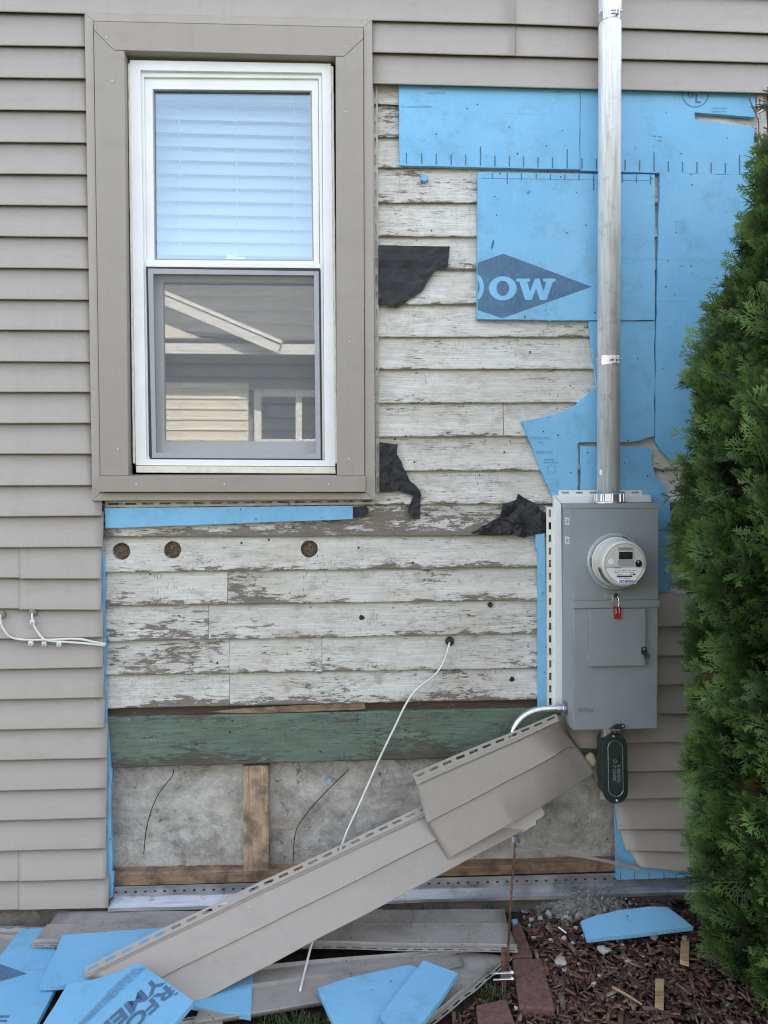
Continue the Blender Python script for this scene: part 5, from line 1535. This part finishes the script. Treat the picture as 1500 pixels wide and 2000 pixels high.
# dirt along the foot of the wall at the left
def reg_dirt():
    p = rng.uniform(-1.5, 0.5); return p, rng.uniform(-.12, -.02)
chips(700, reg_dirt, [np.array(c) for c in ((.06, .048, .038), (.09, .07, .055), (.04, .032, .026))], (.006, .018), (0, .012), 'soil_crumbs', 'crumbs of brown soil along the foot of the wall')
# wood scraps
def board3(pts, z, th, label, mat=LUMBER, cat='wood scrap', name='wood_scrap'):
    tag(mk(name, *g_prism([G(p[0], p[1], z) for p in pts], (0, 0, -th)), mat, None, bevel=.0015), label, cat)
board3([(1280, 1911), (1297, 1911), (1296.5, 1966), (1279, 1962)], .042, .012, 'short flat tan lumber offcut standing out on the mulch')
board3([(1330, 1836), (1346, 1836), (1346, 1880), (1328, 1874)], .045, .014, 'tan lumber offcut half under the evergreen')
a, b = G(1196, 1928, .036), G(1254, 1962, .034)
tag(mk('wood_splinter', *g_tube([a, a.lerp(b, .5) + Vector((0, 0, .002)), b], [.0035, .004, .0028], 5), LUMBER), 'thin pale wood splinter lying slantwise on the mulch', 'wood splinter')
a, b = G(1091, 1811, .038), G(1106, 1822, .036)
tag(mk('plastic_sliver', *g_tube([a, b], .003, 5), PAPER), 'thin white plastic sliver on the mulch near the rubble', 'plastic sliver')
tag(crumple('black_plastic_scrap', [(1302, 1748), (1345, 1735), (1362, 1760), (1350, 1792), (1318, 1786), (1310, 1768)], -.07, .05, 'crumpled black plastic between the rubble and the evergreen', cat='plastic'), None)

# ---- grass
def grass(n, region, name, label, hmax):
    V, Fq, C = [], [], []
    for i in range(n):
        p = region()
        h = rng.uniform(.35, 1) * hmax; a = rng.uniform(0, 6.28); b = rng.uniform(.15, .7) * h; w = rng.uniform(.0011, .0022)
        d = np.array([math.cos(a), math.sin(a), 0]); s = np.array([-d[1], d[0], 0]) * w
        o = np.array([p.x, p.y, .0])
        m = o + d * b * .35 + np.array([0, 0, h * .65]); t = o + d * b + np.array([0, 0, h])
        V += [o - s, o + s, m + s * .8, m - s * .8, t + s * .15, t - s * .15]
        k = 6 * i
        Fq += [(k, k + 1, k + 2, k + 3), (k + 3, k + 2, k + 4, k + 5)]
        c = np.array((.05, .085, .028)) * rng.uniform(.6, 1.6) if rng.random() > .12 else np.array((.22, .18, .09))
        C += [c] * 6
    return color_mesh(name, np.array(V), np.array(Fq), np.array(C), GRASS, label, 'grass', 'stuff')
grass(1100, lambda: G(rng.uniform(505, 690), rng.uniform(1990, 2050), 0), 'grass', 'green grass blades at the bottom edge under the panels', .034)
grass(140, lambda: G(rng.normal(962, 14), rng.normal(1950, 10), 0), 'grass_tuft', 'small grass tuft beside the ground rod', .035)
grass(120, lambda: G(rng.uniform(20, 90), rng.uniform(1795, 1806), 0), 'moss_tuft', 'little green weeds at the footing on the left', .02)
grass(160, lambda: G(rng.choice([830, 870, 950, 965]) + rng.normal(0, 9), rng.uniform(1790, 1797), 0) + Vector((0, .02, 0)), 'footing_weeds', 'little dark weeds at the footing behind the flat siding panel', .03)

# ================================================================== EVERGREEN
TX = W(1648, 1000, -0.52).x
TY = -0.52
tree = empty('arborvitae', (TX, TY, 0), 'dense green arborvitae evergreen at the right edge', 'evergreen')
mk('trunk', *g_tube([Vector((TX, TY, -.05)), Vector((TX + .01, TY, .8)), Vector((TX, TY + .01, 1.8)), Vector((TX, TY, 2.75))], [.05, .04, .025, .006], 10), BARK, tree, smooth=True)
PZ = np.array([0.0, .13, .41, .55, .76, .97, 1.24, 1.45, 1.69, 1.87, 1.99, 2.2, 2.35, 2.6, 2.85])
PR = np.array([.30, .33, .365, .39, .41, .385, .415, .405, .385, .345, .305, .235, .185, .10, .02])
def spray_template(seed, n_side=8):
    """a flat fan of scale-leaf branchlets: x = along, y = across, z = off-plane"""
    g = np.random.default_rng(seed)
    V, Fq, K = [], [], []
    def twig(p, d, L, w, k0, k1):
        d = d / np.linalg.norm(d)
        s = np.array([-d[1], d[0], 0]) * w
        m = p + d * L * .55; t = p + d * L
        b = len(V)
        V.extend([p - s * .6, p + s * .6, m + s, m - s, t + s * .35, t - s * .35])
        Fq.extend([(b, b + 1, b + 2, b + 3), (b + 3, b + 2, b + 4, b + 5)])
        km = (k0 + k1) / 2
        K.extend([k0, k0, km, km, k1, k1])
    twig(np.zeros(3), np.array([1.0, 0, 0]), 1.0, .020, 0, 1)
    for i in range(n_side):
        t = .10 + .82 * i / n_side
        for sgn in (-1, 1):
            if g.random() < .08: continue
            a = sgn * g.uniform(.55, .85)
            L = (.62 - .42 * t) * g.uniform(.75, 1.15)
            p = np.array([t + g.uniform(-.02, .02), 0, 0])
            d = np.array([math.cos(a), math.sin(a), g.uniform(-.12, .12)])
            twig(p, d, L, .015, t * .7, min(1, t + .35))
            for q in (.4, .68):
                for s2 in (-1, 1):
                    if L < .2 and q > .5: continue
                    a2 = a + s2 * g.uniform(.5, .75)
                    twig(p + d * L * q, np.array([math.cos(a2), math.sin(a2), g.uniform(-.15, .15)]), L * .38 * g.uniform(.8, 1.2), .0135, t * .7 + .1, min(1, t + .45))
    V = np.array(V); V[:, 2] -= .16 * V[:, 0] ** 2
    V[:, 2] += .10 * np.abs(V[:, 1])
    return V, np.array(Fq), np.array(K)
TMPL = [spray_template(s) for s in range(6)]
def foliage(n, shell, size, dark):
    Vs, Fs, Cs = [], [], []
    base = 0
    for i in range(n):
        while True:
            z = rng.uniform(0.02, 2.85)
            if rng.random() < np.interp(z, PZ, PR) / .43: break
        # more of them on the side open to the yard
        a = rng.uniform(0, 2 * math.pi)
        lump = .5 * mnoise.noise(Vector((math.cos(a) * 2.6, math.sin(a) * 2.6, z * 3.4))) + .5 * mnoise.noise(Vector((math.cos(a) * 5.5, math.sin(a) * 5.5, z * 7.5 + 9)))
        r = (np.interp(z, PZ, PR) - .035) * shell * rng.uniform(.90, 1.02) + lump * .15
        r = max(r, .01)
        rad_ = np.array([math.cos(a), math.sin(a), 0.])
        tan_ = np.array([-math.sin(a), math.cos(a), 0.])
        sw = mnoise.noise(Vector((math.cos(a) * 3 + 20, math.sin(a) * 3, z * 4)))
        d = rad_ * rng.uniform(.45, 1.0) + np.array([0, 0, 1.]) * (rng.uniform(-.15, .85) + .45 * sw) + tan_ * rng.normal(.25 * sw, .38)
        d /= np.linalg.norm(d)
        nrm = tan_ * rng.normal(.2, .8) + rad_ * rng.normal(.35, .6) + np.array([0, 0, rng.normal(0, .45)])
        nrm -= d * nrm.dot(d); nrm /= np.linalg.norm(nrm)
        s = np.cross(nrm, d)
        V, Fq, K = TMPL[rng.integers(6)]
        L = size * rng.uniform(.55, 1.45)
        P = np.array([TX, TY, z]) + rad_ * (r - L * .45)
        w = P + (V[:, :1] * d + V[:, 1:2] * s + V[:, 2:3] * nrm) * L
        if w[:, 1].max() > -0.062: w[:, 1] = np.minimum(w[:, 1], -0.062 - .02 * rng.random())
        w[:, 2] = np.maximum(w[:, 2], .01)
        g = rng.uniform(.75, 1.25) * (1 + .35 * sw)
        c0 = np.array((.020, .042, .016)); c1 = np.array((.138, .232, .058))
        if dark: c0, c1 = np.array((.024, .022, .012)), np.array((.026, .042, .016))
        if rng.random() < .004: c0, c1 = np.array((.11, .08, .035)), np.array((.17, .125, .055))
        c = (c0 + (c1 - c0) * K[:, None] ** 1.7) * g  # spray bases darkened to put gap shade into the colour; tips are new growth
        Vs.append(w); Fs.append(Fq + base); Cs.append(c); base += len(V)
    return np.concatenate(Vs), np.concatenate(Fs), np.concatenate(Cs)
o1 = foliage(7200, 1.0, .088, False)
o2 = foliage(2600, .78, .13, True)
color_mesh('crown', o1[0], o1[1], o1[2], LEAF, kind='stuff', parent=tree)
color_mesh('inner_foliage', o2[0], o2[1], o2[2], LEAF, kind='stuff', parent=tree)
# dead vine by the upper right corner, and the slotted corner strip behind it
flange('nail_flange', (1478, 186), (1478, 420), (1490, 186), (1490, 420), -0.030, TAN, house, .045, .026)
vn = empty('dead_vine', W(1482, 300, -.05), 'thin dead vine twig by the upper right corner strip', 'vine')
mk('stem', *g_tube(smooth_path([W(1461, 182, -.04), W(1468, 205, -.045), W(1476, 223, -.05), W(1482, 240, -.05), W(1480, 270, -.05), W(1479, 310, -.045)], 5), .0022, 6), TWIG, vn)
mk('side_twig', *g_tube(smooth_path([W(1476, 223, -.05), W(1490, 218, -.055), W(1498, 205, -.06)], 5), .0015, 5), TWIG, vn)

# ================================================================== NEIGHBOUR HOUSE ACROSS THE YARD (seen in the window glass)
NY = -7.0
def M_(px, py, y=NY, yg=0.038):
    """point on the real plane y=NY that the glass mirrors into this pixel"""
    p = W(px, py, 2 * yg - y)
    return Vector((p.x, y, p.z))
nb = empty('neighbour_house', (-1, NY, 0), 'neighbouring house with white eave reflected in the lower window pane', 'house')
ev = M_(450, 690).z
x_a, x_b = -7.5, 6.0
mk('wall', *g_box(x_a, x_b, NY - 5, NY - .02, 0, ev - .02), N_WALL, nb)
c0, c1 = M_(300, 750), M_(487, 900)
mk('sunlit_cream_patch', *g_box(c0.x, c1.x, NY - .02, NY + .10, 0, c0.z), N_SUNLIT_CREAM, nb)  # pale box stands in for a sunlit patch on the grey wall
laps = []
zz = 0.15
while zz < c0.z - .02:
    laps.append(g_box(c0.x + .005, c1.x - .005, NY + .10, NY + .112, zz, zz + .018)); zz += .13
mk('cream_lap_lines', *join(*laps), N_SUNLIT_CREAM, nb)
w0, w1 = M_(497, 762), M_(640, 870)
wn = mk('window', *g_box(w0.x + .05, w1.x, NY - .01, NY + .02, w1.z, w0.z - .05), N_GLASS, nb)
mk('window_frame', *join(g_box(w0.x, w0.x + .09, NY - .01, NY + .05, w1.z, w0.z), g_box(w0.x + .09, w1.x, NY - .01, NY + .05, w0.z - .09, w0.z), g_box(w0.x + .09, w1.x, NY - .01, NY + .05, w1.z, w1.z + .08), g_box(w0.x + .52, w0.x + .60, NY - .01, NY + .045, w1.z + .08, w0.z - .09)), N_WHITE, wn)
mk('fascia', *g_box(x_a, x_b, NY + .40, NY + .44, ev - .09, ev + .05), N_WHITE, nb)
mk('soffit', *g_box(x_a, x_b, NY - .02, NY + .40, ev - .06, ev - .03), N_WALL, nb)
rz = M_(450, 540, NY - 1.6).z
rvv = [Vector((x_a, NY + .45, ev + .05)), Vector((x_b, NY + .45, ev + .05)), Vector((x_b, NY - 1.8, rz)), Vector((x_a, NY - 1.8, rz)), Vector((x_b, NY - 5.2, ev)), Vector((x_a, NY - 5.2, ev))]
mk('roof', rvv, [(0, 1, 2, 3), (3, 2, 4, 5)], SHINGLE, nb, solid=.06)
# a small front gable with white rake boards
g0, g1 = M_(300, 570, NY + .5), M_(548, 676, NY + .5)
dn = (g1 - g0).normalized(); up = Vector((-dn.z, 0, dn.x)) if dn.x > 0 else Vector((dn.z, 0, -dn.x))
if up.z < 0: up = -up
def bar(a, b, o0, o1, y0, y1):
    v = [a + up * o0, b + up * o0, b + up * o1, a + up * o1]
    return g_prism([Vector((p.x, y0, p.z)) for p in v], (0, y1 - y0, 0))
mk('rake_board', *bar(g0, g1, -.10, .0, NY + .5, NY + .55), N_WHITE, nb)
mk('rake_trim', *bar(g0, g1, .03, .07, NY + .42, NY + .50), N_WHITE, nb)
ga = M_(300, 625, NY + .42); gb_ = M_(404, 663, NY + .42)
mk('gable_wall', *g_prism([ga, gb_, Vector((ga.x, ga.y, gb_.z))], (0, -.1, 0)), N_SUNLIT_CREAM, nb)  # lit gable: its sunlit brightness is put into the cream colour
